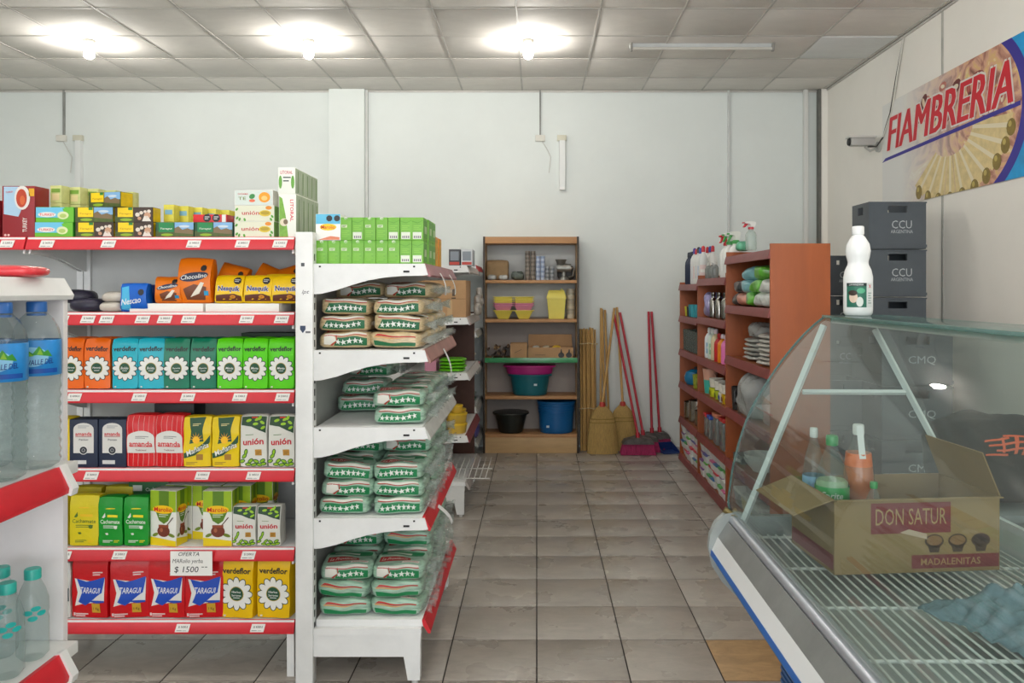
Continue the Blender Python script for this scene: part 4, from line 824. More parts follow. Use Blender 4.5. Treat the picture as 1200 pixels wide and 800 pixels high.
def bagput(kind, sd, si, cx, y, lev, rz=0, ry=0, dz=.068, rx=0, x=None):
    shelf = {1: 'shelf under green cartons', 2: 'half empty shelf', 3: 'shelf above the bottom one', 4: 'bottom shelf'}[si]
    rank = ['first', 'second', 'third', 'fourth'][min(3, max(0, int((y - 3.27)/.22)))]
    lab = '%s noodle bag, %s, %s rank, %s column, %s layer' % (kind, shelf, rank, ('panel-side', 'rail-side')[cx], ['bottom', 'second', 'third', 'top'][lev])
    return put(bags[kind, sd], ((BX[cx] if x is None else x) + random.uniform(-.006, .006), y, G1Z[si] + .005 + lev*dz), rz, lab, SPOT[si][1], rx=rx, ry=ry*(.15 if lev == 0 else 1))
for r, y in enumerate((3.385, 3.605, 3.825, 4.05)):
    for cx in (0, 1):
        n = (3 if cx == 0 else 3) + (r in (1, 2)) - (r == 3)
        for l in range(n):
            if r >= 2 and cx == 0 and l < n-1: continue
            sd = ((2, 1, 3, 1), (4, 3, 1, 1))[cx][l % 4] if r == 0 else random.choice((1, 2, 3))
            bagput('cream', sd, 1, cx, y + (.02*l if cx == 0 else .012*l), l, rz=random.uniform(-.13, .13), ry=random.uniform(-.05, .05) + (.05 if (cx == 0 and l == 2) else 0))
# half empty shelf
for y, l, sd in ((3.40, 0, 1), (3.41, 1, 2), (3.63, 0, 3), (3.63, 1, 1), (3.86, 0, 2), (3.86, 1, 1), (4.08, 0, 3), (4.08, 1, 3)): bagput('mint', sd, 2, 1, y, l, rz=random.uniform(-.06, .06))
bagput('mint', 3, 2, 0, 3.74, 0, rz=.1, x=-.81); bagput('mint', 1, 2, 0, 3.80, 1, rz=.06, x=-.80); bagput('mint', 2, 2, 0, 3.95, 2, rz=-.1, x=-.8)
for r, y in enumerate((3.385, 3.605, 3.825, 4.05)):
    for cx in (0, 1):
        n = 3 + (r in (1, 2, 3)) * 1
        for l in range(n):
            if r >= 1 and cx == 0 and l < n-2: continue
            sd = ((1, 2, 3), (3, 1, 3))[cx][l % 3] if r == 0 else random.choice((1, 2, 3))
            bagput('mint', sd, 3, cx, y + .012*l, l, rz=random.uniform(-.16, .16), ry=random.uniform(-.07, .07) + (.03 if l == 2 else 0), dz=.068)
for r, y in enumerate((3.385, 3.605, 3.825, 4.05)):
    for cx in (0, 1):
        n = 3 + (r > 0)
        for l in range(n):
            if r >= 1 and cx == 0 and l < n-2: continue
            sd = ((4, 4, 2), (4, 4, 2))[cx][l % 3] if r == 0 else random.choice((4, 2, 2))
            bagput('mint', sd, 4, cx, y + .01*l, l, rz=random.uniform(-.11, .11), ry=random.uniform(-.04, .04), dz=.069)
for k, o in list(bags.items()):
    if o.name in FRESH:
        for ch in list(o.children): bpy.data.objects.remove(ch)
        bpy.data.objects.remove(o)

# light green cartons on top of the run
KG = FPX/3.285
w_, h_ = 14.0/KG, 27/KG; p = Print()
p.a('#dfeccb', rect(-w_*.36, h_*.56, w_*.1, h_*.68), 1).a('#4f7a2c', lines(-w_*.3, w_*.05, h_*.63, 2, h_*.05, h_*.02), 2).a('#f0f4e8', ell(0, h_*.95, w_*.16, w_*.12), 1).a('#6aa832', poly((-w_*.48, h_*.86), (w_*.48, h_*.92), (w_*.48, h_*.99), (-w_*.48, h_*.99)), 1).a('#9ccf5c', lines(-w_*.34, w_*.3, h_*.4, 4, h_*.08, h_*.02), 1)
pB = Print().a('#e9eee0', rect(-w_*.4, h_*.06, w_*.34, h_*.36), 1).a('#5a3f6a', join(*[rect(-w_*.3 + i*w_*.16, h_*.1, -w_*.22 + i*w_*.16, h_*.2) for i in range(4)]), 2).a('#5f9a30', poly((-w_*.48, h_*.82), (0, h_*.74), (w_*.48, h_*.86), (w_*.48, h_*.89), (0, h_*.78), (-w_*.48, h_*.86)), 1).a('#9ccf5c', lines(-w_*.34, w_*.3, h_*.62, 3, h_*.07, h_*.02), 1)
gm = mat('#6fae36', .45, var=.06)
sideP = lambda: Print().a('#5f9a3a', rect(-.05, .01, .05, h_-.01), 1).a('#c9dcb0', rect(-.03, .03, .03, .06), 2)
ca = carton('juice_carton', 'small light green carton with white panel, in the double layer', 'carton', 'light green cartons with white panel', w_*.98, .11, h_, gm, p, sideP()); cb = carton('juice_carton', 'small light green carton showing its barcode side', 'carton', 'light green cartons with barcode', w_*.98, .11, h_, gm, pB, sideP())
def gx(px): return (px - CX)/KG
zt = G1Z[0] + .0015
for i in range(9): put(cb if i > 6 else ca, (gx(377 + i*14.05), 3.285 + .055, zt))
for i in range(2, 9): put(cb if i in (3, 6, 7, 8) else ca, (gx(377 + i*14.05), 3.285 + .055 + .004, zt + h_ + .001), rz=random.uniform(-.02, .02))
for r in (1, 2):
    for i in (5, 6, 7, 8):
        for l in (0, 1): put(ca, (gx(377 + i*14.05) + .006, 3.285 + .055 + r*.116, zt + l*(h_ + .001)), label='small light green carton in the ranks behind the front cartons', group='rear light green cartons')
p = Print(); w2 = 29/KG; h2 = 31/KG
p.a('#6fc0e0', rect(-w2/2+.001, h2*.62, w2/2-.001, h2-.001), 1).a('#1a1a1c', join(ell(w2*.05, h2*.83, .013, .013, 8, R(22.5)), ell(w2*.36, h2*.83, .013, .013, 8, R(22.5))), 2).a('#f2cf1c', ell(0, h2*.5, w2*.34, h2*.13), 2).a('#c8221c', T('Marolio', 0, h2*.5, w2*.56, h2*.13), 3).a('#d98a6a', poly((-w2*.4, h2*.02), (w2*.46, h2*.02), (w2*.46, h2*.12), (w2*.1, h2*.16)), 2)
o = carton('tea_carton', 'white and sky blue carton with two black octagons on the green cartons', 'tea carton', None, w2, .11, h2, mat('#efefea', .45), p); put(o, (gx(384.5), 3.285 + .055, zt + h_ + .001))
og = carton('biscuit_carton', 'orange and yellow carton behind the light green cartons', 'carton', 'orange cartons behind green cartons', .06, .10, .15, mat('#d9891c', .45, var=.15, vs=20), Print().a('#c23a1c', rect(-.02, .03, .02, .09), 1), Print().a('#e6b02a', rect(-.04, .01, .04, .14), 1, var=.5, vs=60))
for i, y in enumerate((3.80, 3.92, 4.05)): put(og, (-.52 + .0*i, y, zt), label=None)
og2 = carton('biscuit_carton', 'lime green carton between the light green and the orange cartons', 'carton', None, .06, .10, .135, mat('#6fbf2a', .45)); put(og2, (-.512, 3.675, zt))
w3 = flatbag('dark bagged goods lying at the back of the cream noodle shelf', None, .2, .2, .07, foil('#4b4a44', var=.5, vs=20), 3, 'noodle_bag', 'noodle bag'); put(w3, (-.79, 4.19, G1Z[1] + .002))

# ------------------------------------------------------------------ second and third gondola runs
Z2 = [1.775, 1.407, 1.015, .574, .242]; XG2 = -.96
for i in range(4):
    o = carton('window_carton', 'small black and white window carton on the top shelf beyond orange cartons', 'carton', 'window cartons', .08, .10, .115, mat(['#33363c', '#c9ccd0', '#3d4248', '#aab0b4'][i], .4), Print().a('#8b929a', rect(-.03, .035, .03, .10), 1).a('#b5483a', rect(-.035, .005, .035, .025), 1)); put(o, (-.585 + (i % 2)*.087 - (.1 if i > 1 else 0)*0, 5.73 + (i // 2)*.12, Z2[0] + .0015), label=['black window carton beside the grey window carton', 'pale grey window carton at the shelf edge', 'black window carton in the second rank', 'pale grey window carton in the second rank'][i], group=None)
o = carton('cardboard_box', 'plain brown cardboard box on the second gondola run', 'box', None, .345, .40, .262, M_CARD, Print().a('#8f6d48', rect(-.171, .128, .171, .132), 1).a('#cdb08a', rect(.04, .0, .075, .12), 1).a('#4a3a2a', join(rect(.07, .13, .10, .14), rect(.075, .15, .095, .2)), 1), bev=.003); put(o, (-.675, 5.87, Z2[1] + .0015))
fb = flatbag('clear snack packet with red print hanging at the shelf edge beside the brown box', 'clear snack packets', .05, .10, .09, mat('#a8a29a', .3, var=.6, vs=30, coat=.4), 5)
for i in range(5): put(fb, (-.44 + random.uniform(-.02, .0), 5.95 + .1*i, Z2[1] + .005 + .06*(i % 3)), rz=random.uniform(-.3, .3))
gp = flatbag('bright green flat pack in the stack beyond the noodle bags', 'green flat packs', .19, .22, .024, foil('#69b52a', var=.25, vs=30), 2)
for i in range(4): put(gp, (-.61 + random.uniform(-.006, .006), 5.80, Z2[2] + .0015 + i*.0235), rz=random.uniform(-.05, .05))
o = carton('pink_carton', 'pink carton next to the green flat packs', 'carton', None, .08, .2, .08, mat('#c98aa0', .5)); put(o, (-.76, 5.80, Z2[2] + .0015))
def tub(label, group, r, h, mlid, mbody):
    t = thing('food_tub', label, 'tub', group=group)
    MB().lathe([(0, 0), (r*.86, 0), (r*.9, .006), (r, h*.8), (r*1.0, h*.82)], mbody, 24).build('tub_body', t)
    MB().lathe([(r*1.04, h*.80), (r*1.04, h*.97), (r*.95, h), (0, h)], mlid, 24).build('lid', t); return proto(t)
ty = tub('round yellow food tub with clear amber sides', 'yellow food tubs', .072, .072, mat('#d6b22a', .35), mat('#c9a53a', .3, coat=.3))
for x, y, l in ((-.575, 5.76, 0), (-.575, 5.76, 1), (-.75, 5.78, 0), (-.60, 5.95, 0), (-.60, 5.95, 1)): put(ty, (x, y, Z2[3] + .0015 + l*.073))
ts = tub('small yellow food tub on top of the yellow tub stack', None, .042, .055, mat('#d9b42c', .35), mat('#c9a53a', .3)); put(ts, (-.575, 5.76, Z2[3] + .0015 + .146))
# wire tray on the base shelf
t = thing('wire_rack', 'small white wire dish rack on the bottom shelf end', 'rack', (-.56, 5.9, Z2[4] + .0015))
for i in range(9): MB().tube([(-.13 + i*.04, -.16, .005), (-.13 + i*.04 + .03, -.12, .10), (-.13 + i*.04 + .03, .12, .10), (-.13 + i*.04, .16, .005)], .003, mat('#c8c8c4', .3), 6).build('wire_bar', t)
for y in (-.16, .16): MB().tube([(-.15, y, .005), (.22, y, .005)], .004, mat('#c8c8c4', .3), 6).build('wire_rail', t)
o = MB().bbox(-.92, -.52, 6.66, 6.68, .2, 1.42, mat('#4a2a1c', .6, var=.15), .002).build('end_board'); tag(o, 'dark brown board closing the end of the second gondola run', 'board'); 
Z3 = [1.83, 1.22, .886, .53, .22]
cl = flatbag('folded off-white cleaning cloth in the stack near the bookshelf', 'folded cleaning cloths', .22, .22, .026, mat('#d3cfc2', .9, var=.15, vs=20), 3, 'folded_cloth', 'cloth')
for i in range(7): put(cl, (-.69 + random.uniform(-.012, .012), 7.48, Z3[2] + .0015 + i*.026), rz=random.uniform(-.1, .1))
cl2 = flatbag('pale packet with pink print under the folded cloths edge', None, .12, .1, .03, mat('#c99a9a', .5, var=.3, vs=30), 3); put(cl2, (-.60, 7.66, Z3[2] + .002))
for i, (h, l) in enumerate((('#2d6a55', 'dark green plastic tray on the gondola near the bookshelf'), ('#8fae9c', 'pale green plastic tray stacked on the dark green tray'))):
    t = thing('plastic_tray', l, 'tray', (-.71, 7.5, Z3[3] + .0015 + i*.052))
    MB().prism([(-.12, 0), (.10, 0), (.13, .05), (-.15, .05)], -.13, .13, 'y', mat(h, .4, var=.1)).build('tray_body', t); MB().bbox(-.155, .135, -.135, .135, .044, .051, mat(h, .4), .003).build('rim', t)
o = flatbag('clear bag of green scrubbers on the green trays', None, .16, .16, .10, mat('#8aa494', .3, var=.5, vs=20, coat=.5), 8); put(o, (-.71, 7.5, Z3[3] + .107))
for i, (h, l, x) in enumerate((('#4d4a86', 'purple plastic bag on the lowest shelf near the bookshelf', -.62), ('#2c5fa8', 'blue plastic bag on the lowest shelf near the bookshelf', -.78))):
    o = flatbag(l, None, .17, .2, .15, mat(h, .35, coat=.3, var=.2), 5 + i, 'plastic_bag', 'bag'); put(o, (x, 7.5, Z3[4] + .002))
o = flatbag('dark sponge pack on the shelf above the folded cloths', None, .2, .2, .07, mat('#3a3f3c', .5, var=.5, vs=16), 4); put(o, (-.71, 7.5, Z3[1] + .002))
o = flatbag('brown sponge pack lying on the dark sponge pack', None, .2, .2, .06, mat('#8c7a62', .5, var=.5, vs=16), 7); put(o, (-.71, 7.5, Z3[1] + .074))
# ------------------------------------------------------------------ wooden bookshelf at the back wall
BY0, BY1 = 7.84, 8.185; bx0, bx1 = PX(566, BY0), PX(678.5, BY0); BZ = [2.09, 1.70, 1.315, .93, .56, .185]
M_WOOD = mat('#b9895a', .5, var=.18, vs=5, stretch=(.6, 4, 4)); M_WOODL = mat('#c8a677', .5, var=.15, vs=5, stretch=(.6, 4, 4)); M_EDGE = mat('#33281f', .5, var=.2)
bs = thing('bookshelf', 'tall open wooden bookshelf with dark sides against the back wall', 'bookshelf', (0, 0, 0))
for x, s_ in ((bx0, 1), (bx1-.02, -1)):
    sp = MB().bbox(x, x+.02, BY0, BY1, 0, PZ(277, BY0), M_EDGE, .002).build('side_panel', bs)
    xx = x+.02 if s_ == 1 else x-.001
    MB().box(xx, xx+.001, BY0+.012, BY1, .01, PZ(277, BY0)-.01, M_WOODL).build('inner_face', sp)
MB().box(bx0+.02, bx1-.02, BY1-.008, BY1, .02, 1.33, mat('#a79f9a', .7, var=.06)).build('back_board', bs)
MB().box(bx0+.02, bx1-.02, BY1-.008, BY1, 1.33, 2.1, mat('#d5d9d8', .6, var=.04)).build('back_board', bs)
for i, z in enumerate(BZ):
    s_ = MB().bbox(bx0+.021, bx1-.021, BY0+.002, BY1-.01, z-.03, z, M_WOOD, .002).build('shelf', bs)
    if i == 0: MB().bbox(bx0+.021, bx1-.021, BY0-.002, BY0+.014, z-.03, z+.035, M_WOOD, .002).build('top_rail', s_)
    if i == 3: MB().bbox(bx0+.018, bx1-.016, BY0-.012, BY0+.002, z-.04, z+.008, mat('#3f9a63', .3, coat=.4, var=.2), .003).build('green_strip', s_)
MB().bbox(bx0+.021, bx1-.021, BY0+.006, BY0+.022, 0, BZ[5]-.03, M_WOODL, .002).build('plinth', bs)
KB = FPX/7.93
def bx(px): return (px - CX)/KB
def sh(i): return BZ[i] + .0015
# top shelf things
t = thing('paper_sack', 'crumpled brown paper bag on the upper bookshelf', 'bag', (bx(583), 7.98, sh(1)))
Dm = softmap(.22, .16, .2, n=8, top=.8, wr=.010, seed=4); mb = MB(); cubemesh(mb, Dm, 8, 6, 8, mat('#8d7555', .9, var=.2, vs=10)); weld(mb.build('sack_body', t))
for i, (a, h) in enumerate(((577, '#9a9c98'), (590, '#c2c4c0'))): o = flatbag('small clear bag of metal parts before the brown paper bag', 'clear bags of parts', .09, .07, .05, mat(h, .3, var=.5, vs=30, coat=.5), i); put(o, (bx(a), 7.875, sh(1)))
def jar_stack(label, px, wpx, hpx, n, m, m2, cat='stack', name='cup_stack'):
    t = thing(name, label, cat, (bx(px), 7.95, sh(1))); r = wpx/2/KB; h = hpx/KB
    for i in range(n):
        MB().lathe([(0, i*h/n), (r*.93, i*h/n), (r, (i+.8)*h/n), (r, (i+.98)*h/n), (0, (i+.98)*h/n)], m if i % 2 == 0 else m2, 18).build('cup', t)
for q, px in enumerate((618.3, 624.6)): jar_stack(['tall brown stack of cups beside the clear bags', 'tall grey-brown stack of cups beside the blue striped stack'][q], px, 6, 34, 14, mat('#6a625a', .5), mat('#8a8278', .5), 'cup stack')
for q, px in enumerate((630.5, 636)): jar_stack(['blue and white stack of cups', 'grey-blue stack of cups near the small grey stack'][q], px, 5.2, 28, 10, mat('#b9c4d6', .4), mat('#8fa0bd', .4), 'cup stack')
for q, px in enumerate((641.5, 647)): jar_stack(['small dotted grey stack of cups', 'small dotted grey stack of cups next to the grinder'][q], px, 5.2, 16, 7, mat('#9fa4a8', .4), mat('#6c7276', .4), 'cup stack')
t = thing('scrub_bundle', 'dark green and grey bundle of scouring pads', 'scouring pads', (bx(607), 7.95, sh(1)))
Dm = softmap(.12, .1, .085, n=3, wr=.02, seed=9, wf=22); mb = MB(); cubemesh(mb, Dm, 8, 6, 6, mat('#55605a', .6, var=.5, vs=25)); weld(mb.build('bundle_body', t))
t = thing('meat_grinder', 'grey metal hand meat grinder on the upper bookshelf', 'grinder', (bx(661), 7.97, sh(1))); mg = mat('#8e8f8a', .4, metal=.7, var=.2)
MB().lathe([(.0, .0), (.05, 0), (.045, .02), (.02, .04), (.018, .08), (.04, .1)], mg, 16).build('stand', t); MB().tube([(-.07, 0, .12), (.07, 0, .12)], .042, mg, 14).build('barrel', t)
MB().lathe([(.03, .14), (.05, .19), (.06, .205), (.052, .2), (.02, .14)], mg, 16).build('hopper', t, (-.03, 0, 0)); MB().tube([(.07, 0, .12), (.10, 0, .12), (.09, 0, .04), (.05, -.03, .03)], .01, mg).build('crank', t)
o = flatbag('dark metal utensil pack behind the meat grinder', None, .18, .08, .15, mat('#4a4c4a', .5, var=.4, vs=20), 12); put(o, (bx(664), 8.1, sh(1)))
# trays, bin, jars
M_YEL, M_PINK = mat('#e0d25a', .4, var=.05), mat('#d889a4', .4, var=.05)
def egg_tray(label, group, m):
    t = thing('divided_tray', label, 'tray', group=group); w = 48/KB
    MB().bbox(-w/2, w/2, -.10, .10, .078, .086, m, .003).build('rim', t)
    for s_ in (-1, 1): MB().add([(s_*w*.25 + a*x, b*y, z) for z, x, y in ((0, w*.12, .06), (.08, w*.22, .092)) for a, b in ((-1,-1),(1,-1),(1,1),(-1,1))], [(0,1,2,3), (0,1,5,4), (1,2,6,5), (2,3,7,6), (3,0,4,7)], m).build('compartment', t)
    return proto(t)
ey, ep = egg_tray('yellow two-compartment plastic tray at the top of the stack', 'upper yellow divided trays', M_YEL), egg_tray('pink two-compartment plastic tray in the middle of the stack', 'pink divided trays', M_PINK)
put(ey, (bx(602), 7.97, sh(2)), label='yellow two-compartment plastic tray at the bottom of the stack', group='x'); 
for i, o in enumerate((ep, ep, ey, ey, ey)): put(o, (bx(602), 7.97, sh(2) + .05 + i*.021), rz=random.uniform(-.02, .02), label='yellow two-compartment plastic tray at the top of the stack' if o is ey else None, group='upper yellow divided trays' if o is ey else None)
ey2 = [o for o in col.objects if o.get('group') == 'x']
for o in ey2: del o['group']
t = thing('swing_bin', 'small yellow swing-lid bin on the bookshelf', 'bin', (bx(652), 7.97, sh(2)))
MB().add([(a*x, b*y, z) for z, x, y in ((0, .075, .06), (.2, .092, .075)) for a, b in ((-1,-1),(1,-1),(1,1),(-1,1))], [(0,1,2,3), (4,5,6,7), (0,1,5,4), (1,2,6,5), (2,3,7,6), (3,0,4,7)], M_YEL).build('bin_body', t)
ld = MB().add([(a*x, b*y, z) for z, x, y in ((.2, .097, .08), (.215, .097, .08), (.285, .075, .05)) for a, b in ((-1,-1),(1,-1),(1,1),(-1,1))], [(0,1,5,4), (1,2,6,5), (2,3,7,6), (3,0,4,7), (4,5,9,8), (5,6,10,9), (6,7,11,10), (7,4,8,11), (8,9,10,11), (0,1,2,3)], M_YEL).build('lid', t)
MB().bbox(.045, .06, -.01, .01, .284, .3, M_YEL, .003).build('lid_peg', ld)
t = thing('jar_tower', 'clear jar tower with pale lids beside the yellow bin', 'jars', (bx(669), 7.99, sh(2)))
for i in range(6): MB().lathe([(0, i*.05), (.04, i*.05), (.042, i*.05+.034), (.034, i*.05+.037), (.034, i*.05+.049), (0, i*.05+.049)], mat('#a9a290', .3, coat=.3) if i % 2 else mat('#c4bda6', .3, coat=.3), 18).build('jar', t)
# carton shelf
t = thing('stick_bundle', 'bundle of dark wooden utensil ends on the bookshelf', 'utensils', (bx(584), 7.96, sh(3)))
rr = random.Random(2)
for i in range(22):
    x, z = rr.uniform(-.11, .11), .012 + rr.uniform(0, .11)*(1 - 0); yy = -.09 + rr.uniform(-.02, .02)
    MB().tube([(x, yy, z), (x + rr.uniform(-.01, .01), .12, z)], .0105, mat(rr.choice(['#3a2c20', '#6b5236', '#241c16', '#8a6d48']), .6), 8).build('stick', t)
def open_box(label, w, d, h, m, pr=None, flaps=()):
    t = thing('cardboard_box', label, 'box'); th = .004
    MB().box(-w/2, w/2, -d/2, d/2, 0, th, m).build('bottom', t)
    for nm, a in (('front', (-w/2, w/2, -d/2, -d/2+th)), ('back', (-w/2, w/2, d/2-th, d/2)), ('side', (-w/2, -w/2+th, -d/2+th, d/2-th)), ('side', (w/2-th, w/2, -d/2+th, d/2-th))): MB().box(*a, th, h, m).build(nm + '_wall', t)
    if pr: pr.build('front_print', t, lambda u, v, e: Vector((u, -d/2 - e, v)), flat=True)
    for edge, ln, ang in flaps:
        a = R(ang); c, s_ = math.cos(a), math.sin(a)   # ang: 0 level outwards, 90 straight up
        if edge == 'back': pts = [(-w/2, d/2, h), (w/2, d/2, h), (w/2*.98, d/2 + ln*c, h + ln*s_), (-w/2*.98, d/2 + ln*c, h + ln*s_)]
        if edge == 'front': pts = [(-w/2, -d/2, h), (w/2, -d/2, h), (w/2, -d/2 - ln*c, h + ln*s_), (-w/2, -d/2 - ln*c, h + ln*s_)]
        if edge == 'near_x': pts = [(-w/2, -d/2, h), (-w/2, d/2, h), (-w/2 - ln*c, d/2*.97, h + ln*s_), (-w/2 - ln*c, -d/2*.97, h + ln*s_)]
        if edge == 'far_x': pts = [(w/2, -d/2, h), (w/2, d/2, h), (w/2 + ln*c, d/2*.97, h + ln*s_), (w/2 + ln*c, -d/2*.97, h + ln*s_)]
        n = (Vector(pts[1]) - Vector(pts[0])).cross(Vector(pts[2]) - Vector(pts[0])).normalized()*th
        MB().add([Vector(q) for q in pts] + [Vector(q) + n for q in pts], [(0,1,2,3), (7,6,5,4), (0,1,5,4), (1,2,6,5), (2,3,7,6), (3,0,4,7)], m).build('flap', t)
    return t
o = open_box('small square brown carton on the bookshelf', 19.5/KB, .2, 17/KB, M_CARD, Print().a('#5a4430', join(poly((-.04, .05), (.03, .085), (.03, .09), (-.04, .056))), 1)); o.location = (bx(608), 7.96, sh(3))
o = open_box('long open brown carton with hand-drawn pears on the bookshelf', 52.5/KB, .22, 12.5/KB, M_CARD, Print().a('#1d1a18', join(ell(.105, .032, .03, .026), ell(.18, .032, .03, .026), poly((.095, .05), (.115, .05), (.11, .09), (.102, .09)), poly((.17, .05), (.19, .05), (.19, .085), (.18, .09))), 1).a('#6a5238', rect(-.15, .03, -.05, .036), 1), flaps=(('back', .12, 75),)); o.location = (bx(645), 7.96, sh(3))
for i, (a, h) in enumerate(((628, '#d0ccc2'), (640, '#b8a890'), (652, '#d9b23a'))): o = flatbag(['white', 'tan', 'yellow'][i] + ' packet lying inside the long brown carton', None, .09, .12, .115, mat(h, .6, var=.3, vs=20), i + 3); put(o, (bx(a), 7.96, sh(3) + .005))
# basins
def basin(label, r0, r1, h, m, rim=.012, lip=.006, ribs=0):
    t = thing('plastic_basin', label, 'basin')
    prof = [(0, 0), (r0*.96, 0), (r0, .008)] + [(r0 + (r1-r0)*k/5, h*k/5) for k in range(1, 6)]
    inner = [(r1 - .004, h), (r0*.97, .014), (0, .012)]
    MB().lathe(prof + inner, m, 36).build('basin_body', t)
    MB().lathe([(r1-.003, h-.001), (r1, h-.014), (r1+rim, h-.016), (r1+rim+.002, h-.006), (r1+rim-.003, h+.001), (r1-.003, h+.002)], m, 36).build('rim', t)
    for k in range(ribs): MB().lathe([(r1 - .003 - k*.002, h - .03 - k*.025), (r1+rim*.7 - k*.002, h - .034 - k*.025), (r1+rim*.7 - k*.002, h - .022 - k*.025), (r1 - .003 - k*.002, h - .018 - k*.025)], m, 36, cap=False).build('rib', t)
    return t
o = basin('black plastic basin on the lowest bookshelf board', .115, .165, .20, mat('#1f2420', .35, var=.1), rim=.016); o.location = (bx(598.5), 7.99, sh(5))
M_BLUE = mat('#0f5f9c', .33, var=.06)
o = basin('stack of nested blue plastic tubs on the lowest bookshelf board', .165, .18, .31, M_BLUE, rim=.012, ribs=4); o.location = (bx(652.5) - .005, 8.0, sh(5)); o.scale = (1, .85, 1)
Print().a('#dfe6ea', rect(-.014, 0, .014, .022), 1).build('price_sticker', o, lambda u, v, e: Vector((-.085 + u, -.154 - e - .004, .06 + v)), flat=True)
o = basin('deep teal plastic basin under the magenta basin', .165, .20, .205, mat('#0f6470', .35, var=.08), rim=.02); o.location = (bx(621), 8.0 - .03, sh(4)); o.scale = (1, .68, 1)
Print().a('#dfe6ea', rect(-.016, 0, .016, .02), 1).build('price_sticker', o, lambda u, v, e: Vector((.055 + u, -.186 - e, .10 + v)), flat=True)
o = basin('magenta plastic basin set into the teal basin', .225, .24, .085, mat('#b3267c', .33, var=.06), rim=.022, lip=.01); o.location = (bx(620.5), 8.0 - .03, sh(4) + .208); o.scale = (1, .58, 1)

# ------------------------------------------------------------------ brooms and sticks against the back wall
def lean(px0, py0, px1, py1, y0, y1): return Vector((PX(px0, y0), y0, PZ(py0, y0))), Vector((PX(px1, y1), y1, PZ(py1, y1)))
M_STK = mat('#c29a5c', .55, var=.25, vs=4, stretch=(4, 4, .6)); M_STRAW = mat('#bd9c5c', .8, var=.35, vs=30, bump=.8, bs=60, stretch=(6, 6, .5)); M_REDH = mat('#b01a30', .35, var=.08)
rr = random.Random(11)
cnt = 0
for i in range(15):
    px = 681 + (i % 8)*2.45 + rr.uniform(-.3, .3); yb = 8.0 - (i // 8)*.05
    x = PX(px, 8.0); ztop = PZ(385 + rr.uniform(-1, 2), 8.05)
    o = MB().tube([(x + .0, yb, .002), (x + rr.uniform(-.004, .004), yb + .06, ztop*.5), (x + rr.uniform(-.005, .005), yb + .13, ztop)], .0095, M_STK, 8).build('broom_stick'); tag(o, 'loose bamboo-coloured broom stick in the tied bundle by the bookshelf', 'stick', 'broom sticks in the tied bundle')
for z, yb in ((1.06, 8.06), (.42, 8.0)):
    o = MB().tube([(PX(680, 8)-.012, yb-.06, z), (PX(690, 8), yb-.075, z+.012), (PX(700, 8)+.0, yb-.06, z-.004), (PX(700, 8)+.006, yb+.02, z), (PX(690, 8), yb+.07, z), (PX(680, 8)-.014, yb+.02, z), (PX(680, 8)-.012, yb-.06, z)], .005, mat('#c9b890', .8), 6).build('binding_cord'); tag(o, 'pale cord tied %s around the stick bundle' % ('high' if z > 1 else 'low'), 'cord')
def broom(label, hpx, tpx, tpy, hy, yb, scale=1.0, lean_y=.25):
    """straw broom: head on the floor, handle leaning to the wall"""
    t = thing('straw_broom', label, 'broom'); xh = PX(hpx, yb); s = scale
    n = 22; prof = [(0, .15), (.06, .148), (.16, .142), (.30, .128), (.34, .118), (.40, .095), (.45, .05), (.47, .028), (.49, .022)]
    hd = MB()
    def fn(u, v):
        zz = v*.49; r = .02
        for (a, ra), (b, rb) in zip(prof, prof[1:]):
            if a <= zz <= b + 1e-6: r = ra + (rb-ra)*(zz-a)/max(1e-6, b-a)
        an = u*2*math.pi; f = 1 + .03*math.sin(an*17)*(1-v)
        return Vector((xh + r*s*math.cos(an)*f, yb + r*s*.42*math.sin(an)*f + v*.02, .002 + zz*s + (.006*math.sin(an*9) if v == 0 else 0)**2))
    hd.grid(fn, 44, 16, M_STRAW); hd = hd.build('straw_head', t)
    for z in (.30, .335): MB().lathe([(.130*s if z < .32 else .121*s, z*s), (.133*s if z < .32 else .124*s, z*s+.004), (.130*s if z < .32 else .121*s, z*s+.008)], mat('#8c7434', .8), 28, at=(xh, yb+.013, 0), sy=.44, cap=False).build('stitch_row', hd)
    MB().lathe([(.032*s, .455*s), (.03*s, .485*s), (.02*s, .50*s)], mat('#b5332a', .5), 16, at=(xh, yb+.02, 0), sy=.8).build('collar', t)
    yt = YB - .02; MB().tube([(xh, yb+.02, .47*s), (PX(tpx, yt), yt, PZ(tpy, yt))], .0125, M_STK, 10).build('handle', t)
broom('straw broom leaning beside the tied stick bundle', 706, 720, 361, 490, 7.84, 1.0)
broom('straw broom standing behind, next to the red handled brushes', 730, 723, 360, 490, 7.99, .97)
for i, (a, b, l) in enumerate(((702, 704.5, 'first'), (706, 705.5, 'second'), (709, 709, 'third'))):
    y0 = 7.93 + .02*i; x0_, x1_ = PX(a - 4 + i*2, y0), PX(b, 8.15)
    o = MB().tube([(x0_ + .05, y0 + .02, .002), (x1_, 8.165, PZ(361 + i, 8.165))], .012, M_STK, 8).build('broom_stick'); tag(o, 'long bare wooden stick leaning behind the straw brooms', 'stick', 'bare sticks behind the straw brooms')
